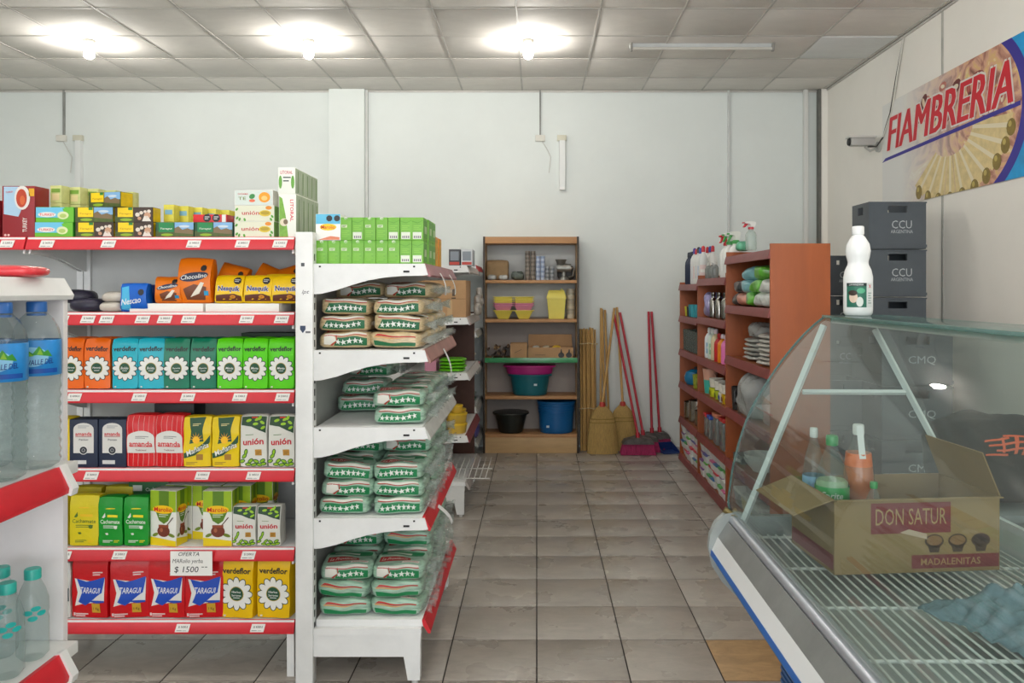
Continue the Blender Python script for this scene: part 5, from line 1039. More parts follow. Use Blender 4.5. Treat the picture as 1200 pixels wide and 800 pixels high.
def brush(label, hx0, hx1, yb, tx, ty, along=0):
    t = thing('floor_brush', label, 'brush'); x0, x1 = PX(hx0, yb), PX(hx1, yb); xm = (x0+x1)/2; mp = mat('#a31d58', .7, var=.3, vs=40)
    bl = MB(); rr = random.Random(int(hx0))
    for i in range(26):
        for j in range(4):
            u = (i+.5)/26; x = x0 + (x1-x0)*u; y = yb - .045 + j*.03; sx, sy = (u-.5)*.05, (j-1.5)*.012
            bl.tube([(x, y, .11), (x + sx + rr.uniform(-.004, .004), y + sy, .003)], [.006, .009], mp, 5)
    br = bl.build('bristles', t); br['kind'] = 'stuff'
    MB().prism([(x0-.01, .105), (x1+.01, .105), (x1-.01, .145), (xm+.05, .165), (xm-.05, .165), (x0+.015, .145)], yb-.06, yb+.06, 'y', mat('#5a5552', .5, var=.6, vs=18)).build('brush_block', t)
    MB().tube([(xm, yb, .155), (xm, yb+.012, .21)], .02, M_REDH, 12).build('socket', t)
    yt = YB - .02; MB().tube([(xm, yb+.01, .19), (PX(tx, yt), yt, PZ(ty, yt))], .0125, M_REDH, 10).build('handle', t)
brush('magenta bristle floor brush with red handle leaning across the brooms', 730, 765, 7.80, 719, 366)
brush('magenta bristle floor brush with red handle just behind the first brush', 737, 770, 7.93, 726.5, 366)
brush('magenta bristle floor brush with upright red handle beside the dustpan', 753, 775, 8.06, 760, 365)
brush('grey-topped magenta floor brush with straight red handle against the wall', 762, 784, 8.10, 763.5, 365)
t = thing('dustpan', 'dark blue plastic dustpan on the floor by the red-brown shelving', 'dustpan', (PX(783, 7.9), 7.9, .002), rz=.3)
MB().prism([(-.09, 0), (.09, 0), (.09, .004), (-.09, .004)], -.1, .1, 'y', mat('#16306a', .4)).build('pan', t)
for x in (-.09, .086): MB().prism([(-.1, .004), (.1, .004), (.1, .08)], x, x+.004, 'x', mat('#16306a', .4)).build('side_lip', t)
MB().box(-.09, .09, .096, .1, .004, .08, mat('#16306a', .4)).build('back_lip', t)
# ------------------------------------------------------------------ red-brown shelving along the side
M_MEL = mat('#9a4e22', .5, var=.16, vs=3, stretch=(3, 3, .5)); M_MELD = mat('#8e4e26', .5, var=.15, vs=3); M_STRIP = mat('#86403f', .4, var=.22, vs=6)
SX0, SX1 = 1.36, 1.71
UN = [(4.65, 5.74, 1.873, [1.835, 1.49, 1.13, .76, .40, .085]), (5.745, 6.745, 1.725, [1.69, 1.375, 1.04, .745, .40, .055]), (6.75, 7.60, 1.675, [1.65, 1.355, 1.04, .735, .405, .055])]
ULAB = ['tall red-brown shelving unit with plain end panel beside the glass counter', 'red-brown shelving unit in the middle, topped with spray bottles', 'red-brown shelving unit at the far end, topped with cleaning bottles']
for (y0, y1, zt, zs), lab in zip(UN, ULAB):
    u = thing('shelving_unit', lab, 'shelving')
    for y in (y0, y1-.018): MB().bbox(SX0, SX1, y, y+.018, 0, zt, M_MEL, .002).build('side_panel', u)
    MB().box(SX1-.006, SX1, y0+.018, y1-.018, .05, zt-.01, M_MELD).build('back_board', u)
    for z in zs:
        s_ = MB().bbox(SX0+.01, SX1-.008, y0+.019, y1-.019, z-.02, z, M_MELD, .002).build('shelf', u)
        MB().prism([(SX0-.002, z+.004), (SX0+.012, z+.004), (SX0+.012, z-.05), (SX0-.014, z-.052), (SX0-.014, z-.044)], y0+.002, y1-.002, 'y', M_STRIP).build('price_rail', s_)
def uz(i, k): return UN[i][3][k] + .0055
def yat(px, x): return x*FPX/(px - CX)
def dots(t, sh_): pass
def bottle_soap(label, group, r, h, m, mc, ov=1.0, lab=None, cap='flip', name='cleaner_bottle'):
    t = thing(name, label, 'bottle', group=group)
    MB().lathe([(0, 0), (r*.92, 0), (r, .01), (r, h*.58), (r*.93, h*.68), (r*.6, h*.78), (r*.34, h*.82), (r*.34, h*.86), (0, h*.86)], m, 20, sy=ov).build('bottle_body', t)
    MB().lathe([(r*.40, h*.84), (r*.42, h*.85), (r*.38, h*.97), (r*.2, h), (0, h)], mc, 14).build('cap', t)
    if lab:
        a0 = math.atan2(-.95, -.25); Print().a(lab, rect(-r*.7, h*.15, r*.7, h*.5), 1).a('#f0f0ea', rect(-r*.5, h*.30, r*.4, h*.38), 2).build('label_print', t, lambda u, v, e: Vector(((r+e)*math.cos(a0 + u/r), (r*ov+e)*math.sin(a0 + u/r), v)), L=.015)
    return proto(t)
def sprayer(label, group, r, h, m, mt, mtr, lab=None):
    t = thing('spray_bottle', label, 'spray bottle', group=group)
    MB().lathe([(0, 0), (r*.94, 0), (r, .01), (r, h*.52), (r*.8, h*.62), (r*.42, h*.68), (r*.4, h*.74), (0, h*.74)], m, 20, sy=.72).build('bottle_body', t)
    MB().lathe([(r*.46, h*.72), (r*.48, h*.78), (r*.36, h*.80), (0, h*.80)], mtr, 16).build('collar', t)
    hd = MB().prism([(-.012, h*.79), (.018, h*.79), (.03, h*.88), (.034, h*.96), (.02, h*.99), (-.03, h*.985), (-.062, h*.95), (-.062, h*.91), (-.018, h*.90)], -.014, .014, 'y', mt).build('spray_head', t)
    MB().prism([(-.03, h*.905), (-.05, h*.905), (-.06, h*.83), (-.072, h*.78), (-.06, h*.775), (-.045, h*.84)], -.008, .008, 'y', mtr).build('trigger', t)
    MB().box(-.072, -.062, -.01, .01, h*.915, h*.945, mtr).build('nozzle', t)
    if lab: Print().a(lab, rect(-r*.6, h*.10, r*.6, h*.45), 1).a('#4aa060', ell(0, h*.32, r*.3, h*.05), 2).build('label_print', t, lambda u, v, e: Vector((-.25*r*0 + u, -r*.72*math.sqrt(max(.05, 1-(u/r)**2)) - e - .001, v)), L=.012)
    return proto(t)
WHT = mat('#e4e6e2', .35, coat=.2); CLR = clear('#dfeee6', .25, .08, 1.4, '#d4e4da')
# tops
sp = sprayer('clear spray bottle with white head and red trigger alone on the tall unit', None, .042, .20, clear('#e8f2ee', .3, .08, 1.4, '#dfe8e4'), WHT, mat('#c02838', .35)); put(sp, (1.47, yat(880, 1.47), UN[0][2] + .001 - .0), rz=.5)
MB_ = flatbag('green crumpled packet on the tall unit beside the spray bottle', None, .09, .09, .07, mat('#6cbf9a', .4, var=.4, vs=20), 4); put(MB_, (1.45, 5.62, UN[0][2] + .001))
s1 = sprayer('white spray bottle with green head and mint label', 'white spray bottles with green heads', .06, .34, WHT, mat('#e4e8e0', .35), mat('#3f9a4a', .35), '#bfe6cf')
s2 = sprayer('white spray bottle with red trigger and mint label', None, .06, .34, WHT, mat('#c9303a', .35), mat('#c02838', .35), '#a9dcc4')
zt1 = UN[1][3][0] + .0055
put(s2, (1.46, 6.13, zt1), rz=.45); put(s1, (1.46, 5.86, zt1), rz=.4); put(s1, (1.45, 5.995, zt1), rz=.5, label='white spray bottle with green head between two others')
gl = bottle_soap('grey-clear small bottle near the spray bottles', 'grey-clear small bottles', .03, .13, clear('#cfd4d2', .35, .1, 1.4, '#b9bebc'), mat('#d9d9d4', .4))
for y in (6.36, 6.48, 6.60): put(gl, (1.42, y, zt1))
o = flatbag('clear bag of pale pegs behind the grey-clear small bottles', None, .14, .2, .2, clear('#e4e8e4', .45, .15, 1.4, '#d8dcd6', bump=.5), 4, 'plastic_bag', 'bag'); put(o, (1.56, 6.45, zt1))
zt2 = UN[2][3][0] + .0055
nb = bottle_soap('dark navy detergent bottle at the shelf end', 'dark navy detergent bottles', .038, .30, mat('#1f2c46', .35), mat('#1a2438', .35), .7)
for y in (7.50, 7.415, 7.33): put(nb, (1.43, y, zt2))
for i, (y, c, b, l) in enumerate(((7.23, '#4a3f96', '#d8dad8', 'white cleaner bottle with purple cap'), (7.14, '#c42430', '#dcdedc', 'white cleaner bottle with red cap among purple and dark caps'), (7.05, '#33363c', '#dadcd8', 'white cleaner bottle with dark cap'), (6.96, '#2b55a8', '#e0e2e0', 'white cleaner bottle with blue cap'), (6.86, '#c42430', '#d2d6d4', 'pale cleaner bottle with red cap next to the clear bag'))):
    o = bottle_soap(l, None, .040, .325 - .012*(i % 2), mat(b, .35), mat(c, .35), .8, ['#dfe3ea', '#e6c9c9', '#c9ccd2', '#c9d3e6', '#e3d2cf'][i]); put(o, (1.43, y, zt2))
for i, (y, c) in enumerate(((7.30, '#c02430'), (7.18, '#2f4fa0'), (7.08, '#c02430'))): o = bottle_soap(['red-capped', 'blue-capped', 'second red-capped'][i] + ' cleaner bottle in the rear rank', None, .04, .34, WHT, mat(c, .35), .8); put(o, (1.56, y, zt2))

def mug(label, group, r, h, m, rz=0, taper=.85, hand=True, inner=None):
    t = thing('plastic_mug', label, 'mug', group=group)
    MB().lathe([(0, 0), (r*taper, 0), (r, h), (r*.93, h), (r*taper*.92, .006), (0, .006)], m, 22).build('cup', t)
    if hand: MB().tube([(0, r*.93, h*.85), (0, r*1.45, h*.75), (0, r*1.5, h*.4), (0, r*.9, h*.25)], .006, m, 8).build('handle', t)
    return proto(t)
def container(label, group, w, d, h, mb_, ml):
    t = thing('food_container', label, 'food container', group=group)
    MB().add([(a*x, b*y, z) for z, x, y in ((0, w*.43, d*.43), (h*.82, w*.49, d*.49)) for a, b in ((-1,-1),(1,-1),(1,1),(-1,1))], [(0,1,2,3), (4,5,6,7), (0,1,5,4), (1,2,6,5), (2,3,7,6), (3,0,4,7)], mb_).build('container_body', t)
    MB().bbox(-w/2, w/2, -d/2, d/2, h*.80, h, ml, .005).build('lid', t); return proto(t)
def plastic_bag(label, w, d, h, m, seed, n=3, wr=.02, wf=12): 
    mb = MB(); cubemesh(mb, softmap(w, d, h, n=n, wr=wr, seed=seed, wf=wf), 14, 12, 12, m); o = weld(mb.build('plastic_bag')); tag(o, label, 'bag'); return proto(o)
# far unit (index 2)
for i, (y, h, l) in enumerate(((7.45, '#b9b42a', 'lime yellow cup'), (7.36, '#25282c', 'black cup'), (7.27, '#2a7f8a', 'teal cup between black and turquoise cups'), (7.17, '#3aa0ae', 'turquoise cup'), (7.07, '#2f8f9c', 'dull turquoise cup at the partition'))): o = mug(l + ' on the small cup shelf', None, .04, .09 + .02*(i > 1), mat(h, .4), hand=False); put(o, (1.42, y, uz(2, 1)))
o = mug('clear water glass', 'clear tumblers on the far unit', .036, .19, clear('#c4cdc8', .18, .06, 1.45, '#aab2ac'), hand=False, taper=.9)
for j in range(2):
    for i in range(8): put(o, (1.41 + j*.085, 7.50 - i*.085, uz(2, 2)), label='clear tall tumbler in the %s rank of the glass shelf' % ('front' if j == 0 else 'rear'), group='clear tumblers, %s rank' % ('front' if j == 0 else 'rear'))
t = thing('tea_kettle', 'blue rounded enamel kettle', 'kettle', (1.46, 7.32, uz(2, 3))); mk = mat('#0f6f9c', .25, coat=.4)
MB().lathe([(0, 0), (.085, 0), (.105, .03), (.108, .07), (.09, .115), (.05, .135), (0, .138)], mk, 26).build('kettle_body', t); MB().tube([(-.02, -.09, .07), (-.03, -.13, .10), (-.03, -.15, .13)], [.02, .014, .010], mk, 10).build('spout', t); MB().lathe([(0, .138), (.018, .138), (.02, .155), (0, .162)], mat('#1a2430', .4), 14).build('lid_knob', t)
o = mug('olive green plastic jug beside the blue kettle', None, .06, .12, mat('#8f9a2c', .4)); put(o, (1.43, 7.02, uz(2, 3)), rz=2.6)
o = mug('yellow-green tumbler beside the partition', None, .04, .10, mat('#a8b84a', .4), hand=False); put(o, (1.42, 6.89, uz(2, 3)))
MSTEEL = mat('#b9b4aa', .25, metal=1, var=.2)
def steel_pot(label, r, h, y, i, k, x=1.46):
    t = thing('steel_pot', label, 'pot', (x, y, uz(i, k))); MB().lathe([(0, 0), (r*.95, 0), (r, .012), (r, h), (r*1.05, h+.004), (r*.97, h+.002), (r*.95, .012), (0, .01)], MSTEEL, 24).build('pot_body', t)
    for s_ in (-1, 1): MB().tube([(0, s_*r*.98, h*.75), (0, s_*(r+.035), h*.8), (-.03, s_*(r+.035), h*.8), (-.03, s_*r*.95, h*.75)], .005, MSTEEL, 8).build('handle', t)
for a in (('shiny steel pot at the far shelf end', .085, .15, 7.45), ('shiny steel pot next to the end pot', .08, .19, 7.24), ('shiny steel pot beside the partition', .07, .13, 7.02)): steel_pot(*a, 2, 4)
for a in (('small steel pot stacked inside the dark metal shelf', .05, .1, 6.88),): steel_pot(*a, 2, 4, 1.43)
lids = ['#c0283a', '#3f9a4a', '#5a5a9a', '#c45a8a', '#58a83a', '#7a4a8a', '#2f6aa0', '#d2d4d0']
lidn = ['red', 'green', 'blue-violet', 'pink', 'lime', 'purple', 'blue', 'white']
rr = random.Random(5)
def stacks(ui, y0, y1, n, levels, shelf):
    protos = {}
    for i in range(n):
        for l in range(levels):
            c = rr.randrange(8)
            if c not in protos: protos[c] = container('white food container with %s lid on the lowest %s shelf' % (lidn[c], ['', 'middle unit', 'far unit'][ui]), 'white containers with %s lid, %s unit' % (lidn[c], ['', 'middle', 'far'][ui]), .17, (y1-y0)/n*.9, .068, mat('#d9dbd6', .4), mat(lids[c], .4))
            put(protos[c], (1.455 + rr.uniform(-.01, .01), y0 + (i+.5)*(y1-y0)/n, uz(ui, shelf) + l*.069), rz=rr.uniform(-.06, .06))
stacks(2, 6.80, 7.56, 6, 4, 5); stacks(1, 5.80, 6.70, 7, 4, 5)
# middle unit (index 1)
mcr = mat('#9d9a94', .2, metal=1)
for i in range(6):
    y = 6.42 - i*.105; t = thing('steel_flask', 'slim chrome flask in the chrome row', 'flask', (1.42 + .02*(i % 2), y, uz(1, 1)), group='chrome flasks')
    MB().lathe([(0, 0), (.028, 0), (.03, .01), (.03, .13), (.022, .15), (.014, .16), (.014, .175), (0, .175)], mcr, 16).build('flask_body', t); MB().lathe([(.016, .172), (.018, .175), (.018, .20), (0, .205)], mat('#2a2a2c', .3) if i % 2 else mcr, 14).build('stopper', t)
o = plastic_bag('lilac goods in a clear plastic bag beside the chrome flasks', .14, .17, .2, mat('#8f8ab8', .3, var=.55, vs=12, coat=.5), 6, wr=.02); put(o, (1.45, 6.56, uz(1, 1)))
sh_c = [('#dfe6e8', 'pale blue shampoo bottle'), ('#cfe0d4', 'mint white shampoo bottle'), ('#d8c9a0', 'beige shampoo bottle'), ('#c01a24', 'red squeeze bottle'), ('#e08a1c', 'orange squeeze bottle'), ('#e57ab8', 'pink squeeze bottle beside the orange one'), ('#e988c2', 'pink squeeze bottle at the partition')]
for i, (h, l) in enumerate(sh_c): o = bottle_soap(l + ' on the middle unit', None, .042, .22 + .03*(i < 3), mat(h, .35, coat=.2), WHT if i < 2 else mat(h if i == 3 else '#e8d9e0', .35), .8, '#9fc4d8' if i == 0 else '#9fc9a4' if i == 1 else None); put(o, (1.425, 6.58 - i*.117, uz(1, 2)))
for i, h in enumerate(('#3a3a3c', '#6a6a68', '#2c2c2e', '#8c8a84')): o = bottle_soap(['black', 'grey', 'dark', 'ash grey'][i] + ' bottle in the rear rank behind squeeze bottles', None, .042, .26, mat(h, .4), mat(h, .4), .8); put(o, (1.56, 6.5 - i*.15, uz(1, 2)))
o = mug('tall pink and turquoise plastic jug', None, .062, .205, mat('#d9a58f', .4), taper=.7); c = put(o, (1.43, 6.58, uz(1, 3)), rz=3.4)
MB().lathe([(.0445, .004), (.0535, .115)], mat('#3fb0a0', .4), 22, cap=False).build('turquoise_band', c)
for ch in c.children:
    if ch.name.startswith('turquoise'): ch.scale = (1.02, 1.02, 1)
for i, (h, y, l) in enumerate((('#c9d22a', 6.40, 'lime yellow bowl pack'), ('#b9c832', 6.22, 'lime green bowl pack'), ('#e3e2dc', 6.08, 'white and blue mug pack'), ('#d9b21c', 5.98, 'yellow mug pack'), ('#e6e4de', 5.86, 'white patterned mug pack'))):
    t = thing('mug_pack', l + ' on the mug shelf', 'mugs', (1.44, y, uz(1, 3)))
    for k in range(2): MB().lathe([(0, k*.075), (.05, k*.075), (.058, k*.075+.07), (.052, k*.075+.07), (.045, k*.075+.008), (0, k*.075+.008)], mat(h if k == 0 else '#e2dfd4', .35, var=.15, vs=20), 20).build('cup', t)
    Print().a(['#7a8a1c', '#6a7a1c', '#2c4a9a', '#8a4a1c', '#5a2a1c'][i], ell(0, .035, .025, .02), 1).build('cup_print', t, lambda u, v, e: Vector((-.0545 - e*2, u, v)), flat=True)
for i, (y, h, l) in enumerate(((6.56, '#2c4a6a', 'dark blue'), (6.35, '#23262a', 'black'), (6.12, '#33383c', 'charcoal'))): o = plastic_bag(l + ' bundled goods at the back of the tub shelf', .16, .22, .27, mat(h, .4, var=.4, vs=14, coat=.3), 3+i); put(o, (1.58, y, uz(1, 4)))
for i, (y, lh, l) in enumerate(((6.55, '#c02430', 'red'), (6.42, '#2b4fb0', 'blue'), (6.20, '#e08a6a', 'salmon'), (5.98, '#c83030', 'bright red'))):
    t = thing('storage_jar', 'tall clear storage jar with %s lid' % l, 'jar', (1.43, y, uz(1, 4))); h = .16 + .05*(i > 1)
    MB().bbox(-.05, .05, -.05 - .02*(i > 1), .05 + .02*(i > 1), 0, h, clear('#d2d8d6', .3, .08, 1.45, '#b9c0be'), .01).build('jar_body', t); MB().bbox(-.055, .055, -.055 - .02*(i > 1), .055 + .02*(i > 1), h, h+.03, mat(lh, .35), .006).build('lid', t)
# near unit (index 0)
M_BAGS = [mat('#c9cdc8', .3, var=.35, vs=16, coat=.5, bump=.5, bs=25), mat('#3c3e40', .3, var=.6, vs=14, coat=.5, bump=.5, bs=25), mat('#5fae35', .35, var=.4, vs=14, coat=.5), mat('#c98a78', .35, var=.3, coat=.4), mat('#7fb4bc', .35, var=.3, coat=.4)]
lay = [(5.58, 0, 1, 'black'), (5.42, 0, 3, 'salmon pink'), (5.22, 0, 2, 'lime green'), (5.0, 0, 0, 'white'), (4.82, 0, 0, 'pale'), (5.52, 1, 1, 'glossy black'), (5.30, 1, 4, 'pale teal'), (5.08, 1, 2, 'bright green'), (4.86, 1, 0, 'translucent white'), (5.28, 2, 4, 'teal topped'), (5.02, 2, 2, 'vivid green topped')]
for i, (y, l, m, n_) in enumerate(lay): o = plastic_bag(n_ + ' bagged cleaning sponge set, in the %s layer of the sponge shelf' % ['bottom', 'middle', 'top'][l], .20, .22, .088, M_BAGS[m], i, n=3.5, wr=.022, wf=12); put(o, (1.475, y, uz(0, 1) + l*.084), rz=random.uniform(-.2, .2))
M_NEWS = mat('#b9b7af', .6, var=.25, vs=16, coat=.2, bump=.4, bs=20)
for i in range(7):
    o = flatbag('flat white packaged cloth in the loose pile', 'flat packaged cloths', .27, .30, .028, M_NEWS, i); put(o, (1.52 + rr.uniform(-.012, .012), 4.95 + rr.uniform(-.03, .04), uz(0, 2) + i*.027), rz=rr.uniform(-.2, .2))
for i in range(5):
    o = flatbag('flat grey packaged cloth beside the white cloth pile', 'flat grey packaged cloths', .26, .28, .030, mat('#a8aaa4', .4, var=.35, vs=14, coat=.5, bump=.5, bs=20), i+9); put(o, (1.52 + rr.uniform(-.012, .012), 5.32 + rr.uniform(-.03, .03), uz(0, 2) + i*.029), rz=rr.uniform(-.25, .25))
o = plastic_bag('clear crumpled plastic bag on the packaged cloths', .2, .26, .1, clear('#e4e8e6', .4, .12, 1.45, '#cfd4d2', bump=.8), 14, wr=.03); put(o, (1.52, 5.30, uz(0, 2) + .147))
mfb = clear('#e2e6e4', .5, .15, 1.45, '#c6cac8', bump=1)
o = plastic_bag('big crumpled translucent plastic bag spilling from the shelf', .24, .36, .30, mfb, 5, n=3, wr=.045, wf=9); put(o, (1.45, 5.2, uz(0, 3)))
for i, (y, s_) in enumerate(((5.60, .16), (5.45, .11))): o = mug(['black lidded steel cup beside the translucent bag', 'small steel cup beside the translucent bag'][i], None, .055, s_, [mat('#2a2a2a', .3), MSTEEL][i]); put(o, (1.42, y, uz(0, 3)), rz=2.5)
o = plastic_bag('pinkish translucent bag lying behind the glass counter', .2, .22, .2, mat('#c4a09a', .35, var=.35, vs=10, coat=.4), 8, wr=.03); put(o, (1.48, 4.83, uz(0, 3)))
bowl = lambda label, r, h, m: (lambda t: (MB().lathe([(0, 0), (r*.5, 0), (r*.55, .01), (r*.9, h*.7), (r, h), (r*.95, h), (r*.85, h*.7), (r*.5, .014), (0, .014)], m, 26).build('bowl_body', t), t)[1])(thing('serving_bowl', label, 'bowl'))
o = bowl('white plastic bowl on the low shelf behind the glass', .12, .085, WHT); o.location = (1.49, 5.28, uz(0, 4))
o = bowl('white plastic bowl nested in the other white bowl', .12, .085, WHT); o.location = (1.49, 5.28, uz(0, 4) + .03)
o = carton('kitchen_carton', 'black and white kitchenware carton beside the white bowls', 'carton', None, .14, .12, .06, mat('#4a4c4e', .4), Print().a('#d9dad6', rect(-.05, .01, .05, .03), 1)); put(o, (1.45, 5.55, uz(0, 4)), rz=-1.4)
for i, (y, h, l) in enumerate(((5.6, '#8a8f94', 'grey'), (5.4, '#d2c49a', 'cream'), (5.15, '#c2c6c8', 'silver grey'), (4.9, '#c8b4a4', 'beige'))): o = container(l + ' kitchen tub on the bottom shelf behind the counter', None, .2, .18, .12, mat(h, .4), mat('#d9d9d4', .4)); put(o, (1.5, y, uz(0, 5)))
# ------------------------------------------------------------------ glass deli counter
CYF, CYN = 3.0, .75        # far end and near end along y
M_GLASS = clear('#e2edeb', .05, .02, 1.42, '#d0dad8'); M_GLEDGE = clear('#7fb0ac', .25, .08, 1.5, '#8fb8b4')
M_PLG = mat('#9fa6a4', .45, var=.1); M_DKG = mat('#4d5254', .4, var=.15)
dc = thing('deli_counter', 'curved glass deli display counter with chrome rail and blue stripe', 'display counter')
M_FR = mat('#dfe6e4', .35, var=.06)
# base with blue grille
MB().box(.90, 1.60, CYN, CYF-.06, 0, .40, mat('#1e3a5e', .5)).build('base', dc)
for i in range(16): MB().box(.894, .90, CYN, CYF-.07, .03 + i*.023, .04 + i*.023, mat('#2c5a94', .4)).build('grille_slat', dc)
# outer belly below the bumper
MB().prism([(.655, .63), (.668, .58), (.70, .53), (.76, .46), (.85, .40), (.95, .38), (1.62, .38), (1.62, .60), (.76, .60), (.70, .66)], CYN, CYF-.03, 'y', M_DKG).build('belly', dc)
MB().prism([(.64, .64), (.655, .57), (.69, .515), (.76, .445), (.85, .385), (.95, .36), (1.64, .36), (1.64, .76), (.80, .76), (.74, .775), (.70, .768), (.665, .735), (.645, .69)], CYF-.03, CYF, 'y', M_PLG).build('end_cap', dc)
MB().prism([(.648, .628), (.657, .622), (.682, .677), (.673, .683)], CYN, CYF-.03, 'y', mat('#e4e7e8', .3, coat=.3)).build('bumper_strip', dc)
MB().prism([(.645, .617), (.657, .612), (.6602, .631), (.649, .636)], CYN, CYF-.031, 'y', mat('#1f63b4', .35)).build('blue_stripe', dc)
MB().prism([(.673, .682), (.685, .676), (.724, .733), (.711, .74)], CYN, CYF-.03, 'y', mat('#a5a7a6', .3, metal=.55, var=.25, vs=3)).build('chrome_channel', dc)
MB().tube([(.733, CYN, .745), (.733, CYF-.03, .745)], .0175, mat('#c4c8d2', .28, metal=.6), 14).build('chrome_rail', dc)
MB().prism([(.752, .75), (.762, .752), (.772, .60), (.76, .60)], CYN, CYF-.03, 'y', M_PLG).build('inner_lip', dc)
# tub floor and back
MB().box(.77, 1.64, CYN, CYF-.03, .60, .625, mat('#aab0ad', .45, var=.15, vs=4)).build('tub_floor', dc)
MB().box(1.62, 1.64, CYN, CYF-.03, .60, .80, M_FR).build('rear_wall', dc)
# glass: curved front, side pane, rear sliding panes
GP = [(.735, .76), (.722, .80), (.728, .86), (.742, .95), (.775, 1.07), (.817, 1.17), (.865, 1.25), (.92, 1.33), (.985, 1.41), (1.04, 1.465), (1.085, 1.50)]
def smooth_line(p, k=3):
    o = []
    for i in range(len(p)-1):
        p0, p1, p2, p3 = p[max(0, i-1)], p[i], p[i+1], p[min(len(p)-1, i+2)]
        for j in range(k):
            t = j/k; o.append(tuple(.5*((2*p1[a]) + (-p0[a]+p2[a])*t + (2*p0[a]-5*p1[a]+4*p2[a]-p3[a])*t*t + (-p0[a]+3*p1[a]-3*p2[a]+p3[a])*t**3) for a in (0, 1)))
    return o + [p[-1]]
GS = smooth_line(GP)
MB().grid(lambda u, v: Vector((*(lambda q: (q[0],))(GS[round(v*(len(GS)-1))]), CYN + u*(CYF-CYN), GS[round(v*(len(GS)-1))][1])), 1, len(GS)-1, M_GLASS).build('curved_glass', dc)
MB().sheet(GS, CYF-.006, CYF, 'y', M_GLEDGE, t=.007).build('glass_edge', dc)
side = GS + [(1.29, 1.50), (1.64, .76)]
MB().add([(x, CYF-.02, z) for x, z in side], [list(range(len(side)))], M_GLASS).build('side_glass', dc)
MB().tube([(.766, CYF-.035, .74), (1.066, CYF-.035, 1.47)], .0135, M_FR, 4).build('frame_bar', dc)
MB().tube([(1.255, CYF-.035, 1.455), (1.62, CYF-.035, .77)], .0125, M_FR, 4).build('frame_bar', dc)
MB().tube([(.985, CYF-.04, PZ(459, CYF-.04)), (1.365, CYF-.04, PZ(459.5, CYF-.04))], .010, M_FR, 4).build('frame_bar', dc)
MB().add([(1.295, CYN, 1.49), (1.295, CYF-.03, 1.49), (1.625, CYF-.03, .80), (1.625, CYN, .80)], [(0,1,2,3)], clear('#e6f0ee', .05, .1, 1.12, '#b9c6c4')).build('rear_glass', dc)
# top ledge: glass strip over a worn wooden board
MB().bbox(1.07, 1.305, CYN, CYF, 1.497, 1.508, clear('#a9cfca', .30, .05, 1.5, '#9fc4c0'), .002).build('top_glass', dc)
MB().bbox(1.20, 1.30, CYN, CYF-.01, 1.470, 1.4955, mat('#8a5f55', .5, var=.45, vs=7), .003).build('top_board', dc)
MB().bbox(1.10, 1.20, CYN, CYF-.01, 1.478, 1.4955, mat('#d3d2cb', .4, var=.2, vs=6), .003).build('light_cover', dc)
MB().tube([(.745, CYF-.022, .752), (.70, CYF-.014, .782)], .012, mat('#8a7a50', .4, metal=.8), 8).build('bracket_pin', dc)
# wire rack
M_WIRE = mat('#dcdfdb', .4, var=.1)
wrk = thing('wire_shelf', 'white coated wire shelf lying inside the glass counter', 'wire shelf', (0, 0, 0))
for i in range(28): MB().tube([(.79 + i*.030, CYN+.03, .70), (.79 + i*.030, CYF-.06, .70)], .0033, M_WIRE, 6).build('wire_rod', wrk)
for y in (2.93, 2.60, 2.277, 1.95, 1.62, 1.29, .96): MB().tube([(.785, y, .694), (1.605, y, .694)], .005, M_WIRE, 6).build('cross_rod', wrk)
for y in (2.90, 1.29, 2.1):
    for x in (.80, 1.59): MB().tube([(x, y, .626), (x, y, .697)], .006, M_WIRE, 6).build('rack_foot', wrk)
# second low side grid standing along the rear
wg = thing('wire_divider', 'white wire divider standing along the rear of the counter', 'wire divider')
for k in range(5): MB().tube([(1.603, 1.2, .72 + k*.02), (1.603, 2.50, .72 + k*.02)], .0026, M_WIRE, 6).build('wire_rod', wg)
for y in (1.25, 1.6, 1.95, 2.25, 2.45): MB().tube([(1.606, y, .7045), (1.606, y, .806)], .0028, M_WIRE, 6).build('wire_post', wg)
# cardboard carton
p = Print(); W, DP, HT = .55, .33, .235
M_CARDB = mat('#93794f', .85, var=.10, vs=7, bump=.05, bs=50)
p.a('#7b3338', rect(-.155, .125, .11, .222), 1, rough=.8).a('#b39c72', T('DON SATUR', -.022, .178, .235, .052, off=.0), 2, rough=.8).a('#7b3338', rect(-.02, .012, .272, .055), 1, rough=.8).a('#b5946c', T('MADALENITAS', .11, .033, .20, .022), 2, rough=.8)
for i in range(3): p.a('#4a382c', ell(.055 + i*.078, .098, .032, .022), 1, rough=.8).a('#8a6a4a' if i < 2 else '#3a2a24', ell(.055 + i*.078, .10, .026, .016), 2, rough=.8).a('#4a382c', poly((.032 + i*.078, .09), (.078 + i*.078, .09), (.07 + i*.078, .062), (.04 + i*.078, .062)), 1, rough=.8)
p.a('#c9b6a0', poly((-.06, .128), (.03, .105), (.03, .122), (-.03, .138)), 3)
cb_ = open_box('open brown biscuit carton with dark red print inside the counter', W, DP, HT, M_CARDB, p, flaps=(('near_x', .14, -20), ('far_x', .15, 112), ('front', .02, 10)))
cb_.name = 'biscuit_box'; cb_.location = (1.195, 2.70, .7047); cb_.rotation_euler.z = R(5)
Print().a('#7b3338', rect(-.16, .012, .16, .06), 1, rough=.8).build('side_print', cb_, lambda u, v, e: Vector((-W/2 - e, -u, v)), flat=True)
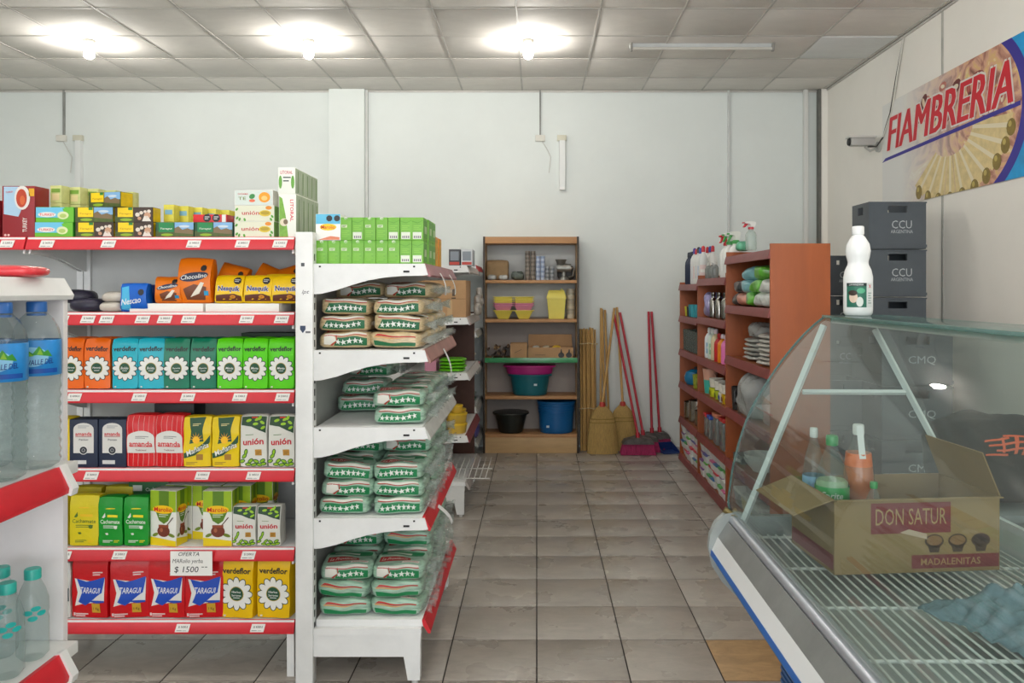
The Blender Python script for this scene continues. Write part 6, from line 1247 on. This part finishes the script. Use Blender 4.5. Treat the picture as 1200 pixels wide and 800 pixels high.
def soda(label, r, h, m_liq, level, capc, labc, txt, x, y, z, lz):
    t = thing('soda_bottle', label, 'bottle', (x, y, z))
    mc = clear('#edf4f2', .07, .05, 1.4, '#dfe8e6')
    MB().lathe([(0, .003), (r*.7, 0), (r*.95, .012), (r, .03), (r*.97, h*.35), (r, h*.5), (r*.97, h*.62), (r*.75, h*.76), (r*.42, h*.87), (r*.3, h*.91), (r*.3, h*.94)], mc, 24).build('bottle_body', t)
    if m_liq: MB().lathe([(0, .006), (r*.9, .014), (r*.955, .03), (r*.93, h*.35), (r*.955, h*.5)] + ([(r*.92, h*.62), (r*.80, level*h)] if level > .63 else [(r*.95, level*h)]) + [(0, level*h)], m_liq, 24).build('drink', t)
    MB().lathe([(r*.34, h*.92), (r*.36, h*.93), (r*.36, h*.985), (r*.32, h), (0, h)], mat(capc, .35), 18).build('cap', t)
    if labc:
        lb = MB().lathe([(r*1.0, lz), (r*1.012, lz+.001), (r*1.012, lz+.075), (r*1.0, lz+.076)], mat(labc, .35), 26, cap=False).build('label_band', t)
        if txt: Print().a('#eef4ee', T(txt, 0, .036, r*1.25, shear=.2), 2).build('lettering', lb, lambda u, v, e: Vector(((r*1.015+e)*math.cos(R(-109) + u/r), (r*1.015+e)*math.sin(R(-109) + u/r), lz + v + .012)), L=.01)
    return t
ZI = .7047 + .0055
def insoda(px, py_top, y, h): return PX(px, y)
soda('clear water bottle with white cap behind the green-capped bottle in the carton', .038, .41, None, 0, '#dfe2e0', '#8fb8dc', None, PX(952.5, 2.80), 2.79, ZI, .17)
soda('large pale soda bottle with green cap and green label in the carton', .055, .405, mat('#a9c496', .3, key='s'), .64, '#2f9a55', '#1f9a4a', 'Sprite', PX(975, 2.67), 2.67, ZI, .165)
soda('orange soda bottle with white cap and paper strip in the carton', .052, .434, mat('#e8702c', .3), .78, '#e6e6e2', None, None, PX(1006, 2.72), 2.72, ZI, .2)
t = thing('paper_strip', 'white paper strip stuck over the orange soda bottle neck', 'label', (PX(1006, 2.72) - .003, 2.72, ZI))
MB().grid(lambda u, v: Vector(((u-.5)*.022, -(.0175 + .024*(1-v)**1.4) - .003, .325 + v*.105)), 2, 8, mat('#e8e8e6', .5)).build('strip', t)
soda('small bottle with green cap low in the carton', .034, .262, None, 0, '#1f9a4a', '#d9dcd8', None, PX(1024, 2.62), 2.62, ZI, .12)
# crumpled cloth on the rack
rrc = random.Random(4)
def cloth(label, x0, y0, w, d, m, seed, z0, amp, name='crumpled_cloth', cat='cloth', hh=.05, thick=.006, rot=0):
    sd = Vector((seed, seed*2.3, 0)); c_, s_ = math.cos(rot), math.sin(rot)
    def P(u, v):
        a, b = u*2-1, v*2-1; ed = max(0, 1 - max(abs(a), abs(b))**3); r_ = 1 + .14*noise.noise(Vector((a*1.3, b*1.3, seed)))
        x, y = a*w/2*r_, b*d/2*r_; q = Vector((x, y, 0))
        z = hh*ed*(.55 + .6*noise.noise(q*9 + sd)) + amp*abs(noise.noise(q*16 + sd))*(.6 + ed) + amp*.3*abs(noise.noise(q*34 + sd))
        return Vector((x0 + x*c_ - y*s_, y0 + x*s_ + y*c_, z0 + max(0, z)))
    mb = MB(); mb.grid(lambda u, v: P(u, v) + Vector((0, 0, thick)), 60, 60, m); mb.grid(lambda u, v: P(u, v)*1, 60, 60, m)
    n = 61; top = [i for i in range(n)] + [j*n + n-1 for j in range(1, n)] + [(n-1)*n + i for i in range(n-2, -1, -1)] + [j*n for j in range(n-2, 0, -1)]
    for a, b in zip(top, top[1:] + top[:1]): mb.f.append([a, b, b + n*n, a + n*n]); mb.fm.append(0)
    o = mb.build(name, sharp=80); tag(o, label, cat); return o
cloth('crumpled grey-blue cloth lying on the wire shelf', 1.32, 2.13, .40, .36, mat('#6f8790', .9, var=.3, vs=18, bump=.25, bs=90), 3, .7040, .038, hh=.07, rot=.3)
# rear work ledge and jacket
wl = thing('service_ledge', 'grey work ledge behind the glass counter', 'ledge')
MB().bbox(1.67, 2.30, 3.12, 3.85, .69, .72, mat('#8b9092', .4, var=.1), .004).build('ledge_top', wl)
MB().box(1.75, 2.27, 3.15, 3.82, 0, .69, mat('#6b7072', .5, var=.1)).build('ledge_cabinet', wl)
jk = thing('black_jacket', 'black folded jacket with orange print on the work ledge', 'jacket', (0, 0, 0))
Dj = softmap(.50, .46, .35, n=3, wr=.03, seed=6, wf=7); mb = MB(); cubemesh(mb, Dj, 16, 22, 10, mat('#1d2124', .85, var=.3, vs=12, bump=.3, bs=40)); o = weld(mb.build('jacket_cloth', jk)); o.location = (1.93, 3.40, .722)
pj = Print()
for k, (a, b, c, d) in enumerate(((-.10, .03, .02, .045), (-.08, .0, .06, .018), (-.05, -.03, .07, -.018), (-.09, -.06, .0, -.05), (.0, .06, .08, .05), (.03, -.05, .045, .055), (.055, -.06, .07, .03), (-.02, -.04, -.005, .05))):
    v_ = Vector((c-a, d-b)); n_ = Vector((-v_.y, v_.x)).normalized()*.006; pj.a('#d8643c', poly((a-n_.x, b-n_.y), (c-n_.x, d-n_.y), (c+n_.x, d+n_.y), (a+n_.x, b+n_.y)), 3)
pj.build('orange_print', jk, lambda u, v, e: Dj(-.22 + u*4.5, -1 - .02 - e*4, .55 + v*4.5) + Vector((1.93, 3.40, .724)), L=.012)
# bleach bottle on the ledge
t = thing('bleach_bottle', 'white bleach bottle with green label on top of the glass counter', 'bottle', (PX(1005.5, 2.93), 2.93, 1.5085)); r = .051
WB = mat('#eceeee', .32, coat=.2)
MB().lathe([(0, .002), (r*.86, 0), (r*.98, .008), (r, .02), (r, .14), (r*.9, .165), (r*.72, .185), (r*.70, .195), (r*.80, .215), (r*.86, .235), (r*.78, .26), (r*.5, .285), (r*.34, .295), (r*.34, .30)], WB, 30).build('bottle_body', t)
MB().lathe([(r*.40, .295), (r*.42, .298), (r*.42, .322), (r*.38, .326), (0, .326)], WB, 22).build('cap', t)
pr = Print().a('#2a6a58', rect(-.042, .03, .03, .118), 1).a('#1c2a2a', rect(-.042, .106, .03, .118), 2).a('#eef2f0', T('LAVANDINA', -.006, .112, .05), 3).a('#e9d2c0', ell(-.016, .066, .015, .02), 2).a('#3a2a22', ell(-.018, .082, .016, .010), 3).a('#e9eee9', ell(.006, .05, .012, .018), 2).a('#5fae8a', ell(.01, .09, .014, .01), 2).a('#e8ecea', rect(.032, .03, .056, .118), 1).a('#c03a4a', join(poly((.038, .10), (.041, .10), (.050, .112), (.047, .112)), poly((.047, .10), (.050, .10), (.041, .112), (.038, .112))), 2).a('#8a9a98', lines(.036, .052, .08, 5, .009, .003), 2)
ph = math.atan2(-2.93, -1.18); pr.build('label_print', t, lambda u, v, e: Vector(((r+.0004+e)*math.cos(ph + u/r), (r+.0004+e)*math.sin(ph + u/r), v)), L=.008)

# ------------------------------------------------------------------ beer crates by the side wall
M_CR, M_CRD = mat('#4f565c', .45, var=.10, vs=6), mat('#33383d', .5)
def crate(w=.40, d=.30, h=.335, text=(('CCU', .075, .14, .11), ('ARGENTINA', .032, .155, .02))):
    t = thing('beer_crate', 'x', 'crate'); th = .018
    for (a, b, c, e) in ((-w/2, w/2, -d/2, -d/2+th), (-w/2, w/2, d/2-th, d/2)):
        MB().box(a, b, c, e, 0, h*.76, M_CR).box(a, -w*.17, c, e, h*.76, h*.90, M_CR).box(w*.17, b, c, e, h*.76, h*.90, M_CR).box(a, b, c, e, h*.90, h*.985, M_CR).build('long_wall', t)
    for s_ in (-1, 1):
        a, b = (s_*w/2 - (th if s_ > 0 else 0), s_*w/2 + (th if s_ < 0 else 0))
        MB().box(a, b, -d/2+th, d/2-th, 0, h*.74, M_CR).box(a, b, -d/2+th, -d*.15, h*.74, h*.9, M_CR).box(a, b, d*.15, d/2-th, h*.74, h*.9, M_CR).box(a, b, -d/2+th, d/2-th, h*.90, h*.985, M_CR).build('short_wall', t)
    MB().box(-w/2+.004, w/2-.004, -d/2+.004, d/2-.004, 0, .012, M_CRD).build('crate_floor', t)
    MB().box(-w/2-.004, w/2+.004, -d/2-.005, -d/2, h*.955, h*.985, M_CR).build('rim_rib', t); MB().box(-w/2-.004, w/2+.004, -d/2-.005, -d/2, .01, .03, M_CR).build('rim_rib', t)
    MB().box(-w/2+.03, w/2-.03, -.004, .004, .012, h*.7, M_CRD).build('divider', t)
    pr = Print()
    for s_, hh_, ww, zz in text: pr.a('#c3c8ca', T(s_, .03, h*.33 + zz*.55 - .0, ww, hh_*.75, off=.0), 1, rough=.6)
    if text: pr.build('lettering', t, lambda u, v, e: Vector((u, -d/2 - e - .0002, v)), flat=True)
    return proto(t)
cr = crate(); crn = crate(w=.44, text=()); crm = crate(w=.44, text=(('CMQ', .075, .17, .08),)); HC = .336
ys = 5.75
nm = ['bottom', 'second', 'third', 'fourth', 'fifth', 'topmost']
for i in range(6): put(cr, (2.53, ys, .21 + i*HC), rz=random.uniform(-.01, .01), label='dark grey beer crate by the side wall, %s in the tallest stack' % nm[i], group='crates in the tallest stack')
o = MB(); 
t = thing('crate_pallet', 'low wooden pallet under the tallest crate stack', 'pallet', (2.53, ys, 0))
for k in range(3): MB().box(-.22, .22, -.15 + k*.12, -.07 + k*.12, .18, .208, M_WOODL).build('plank', t)
for k in (-1, 0, 1): MB().box(-.03 + k*.18, .03 + k*.18, -.15, .16, 0, .18, M_WOOD).build('bearer', t)
for i in range(5): put(cr, (2.545, 6.75, .002 + i*HC + .21*(i >= 0)), label='dark grey beer crate in the stack behind the tallest, %s from the floor' % nm[i], group='crates in the stack behind')
t = dup([o for o in col.objects if o.name.startswith('crate_pallet')][0]); t.location = (2.545, 6.75, 0); t['label'] = 'low wooden pallet under the rear crate stack'
for i in range(4): put(crm, (PX(1075, 4.95) - .0, 5.1, .002 + i*.336), label='dark grey crate seen through the glass counter, %s in its stack' % nm[i], group='crates behind the glass')
for i in range(3): put(crn, (1.96, 5.44, .002 + i*.336), label='dark grey crate beside the shelving end, %s in its stack' % nm[i], group='crates beside the shelving')
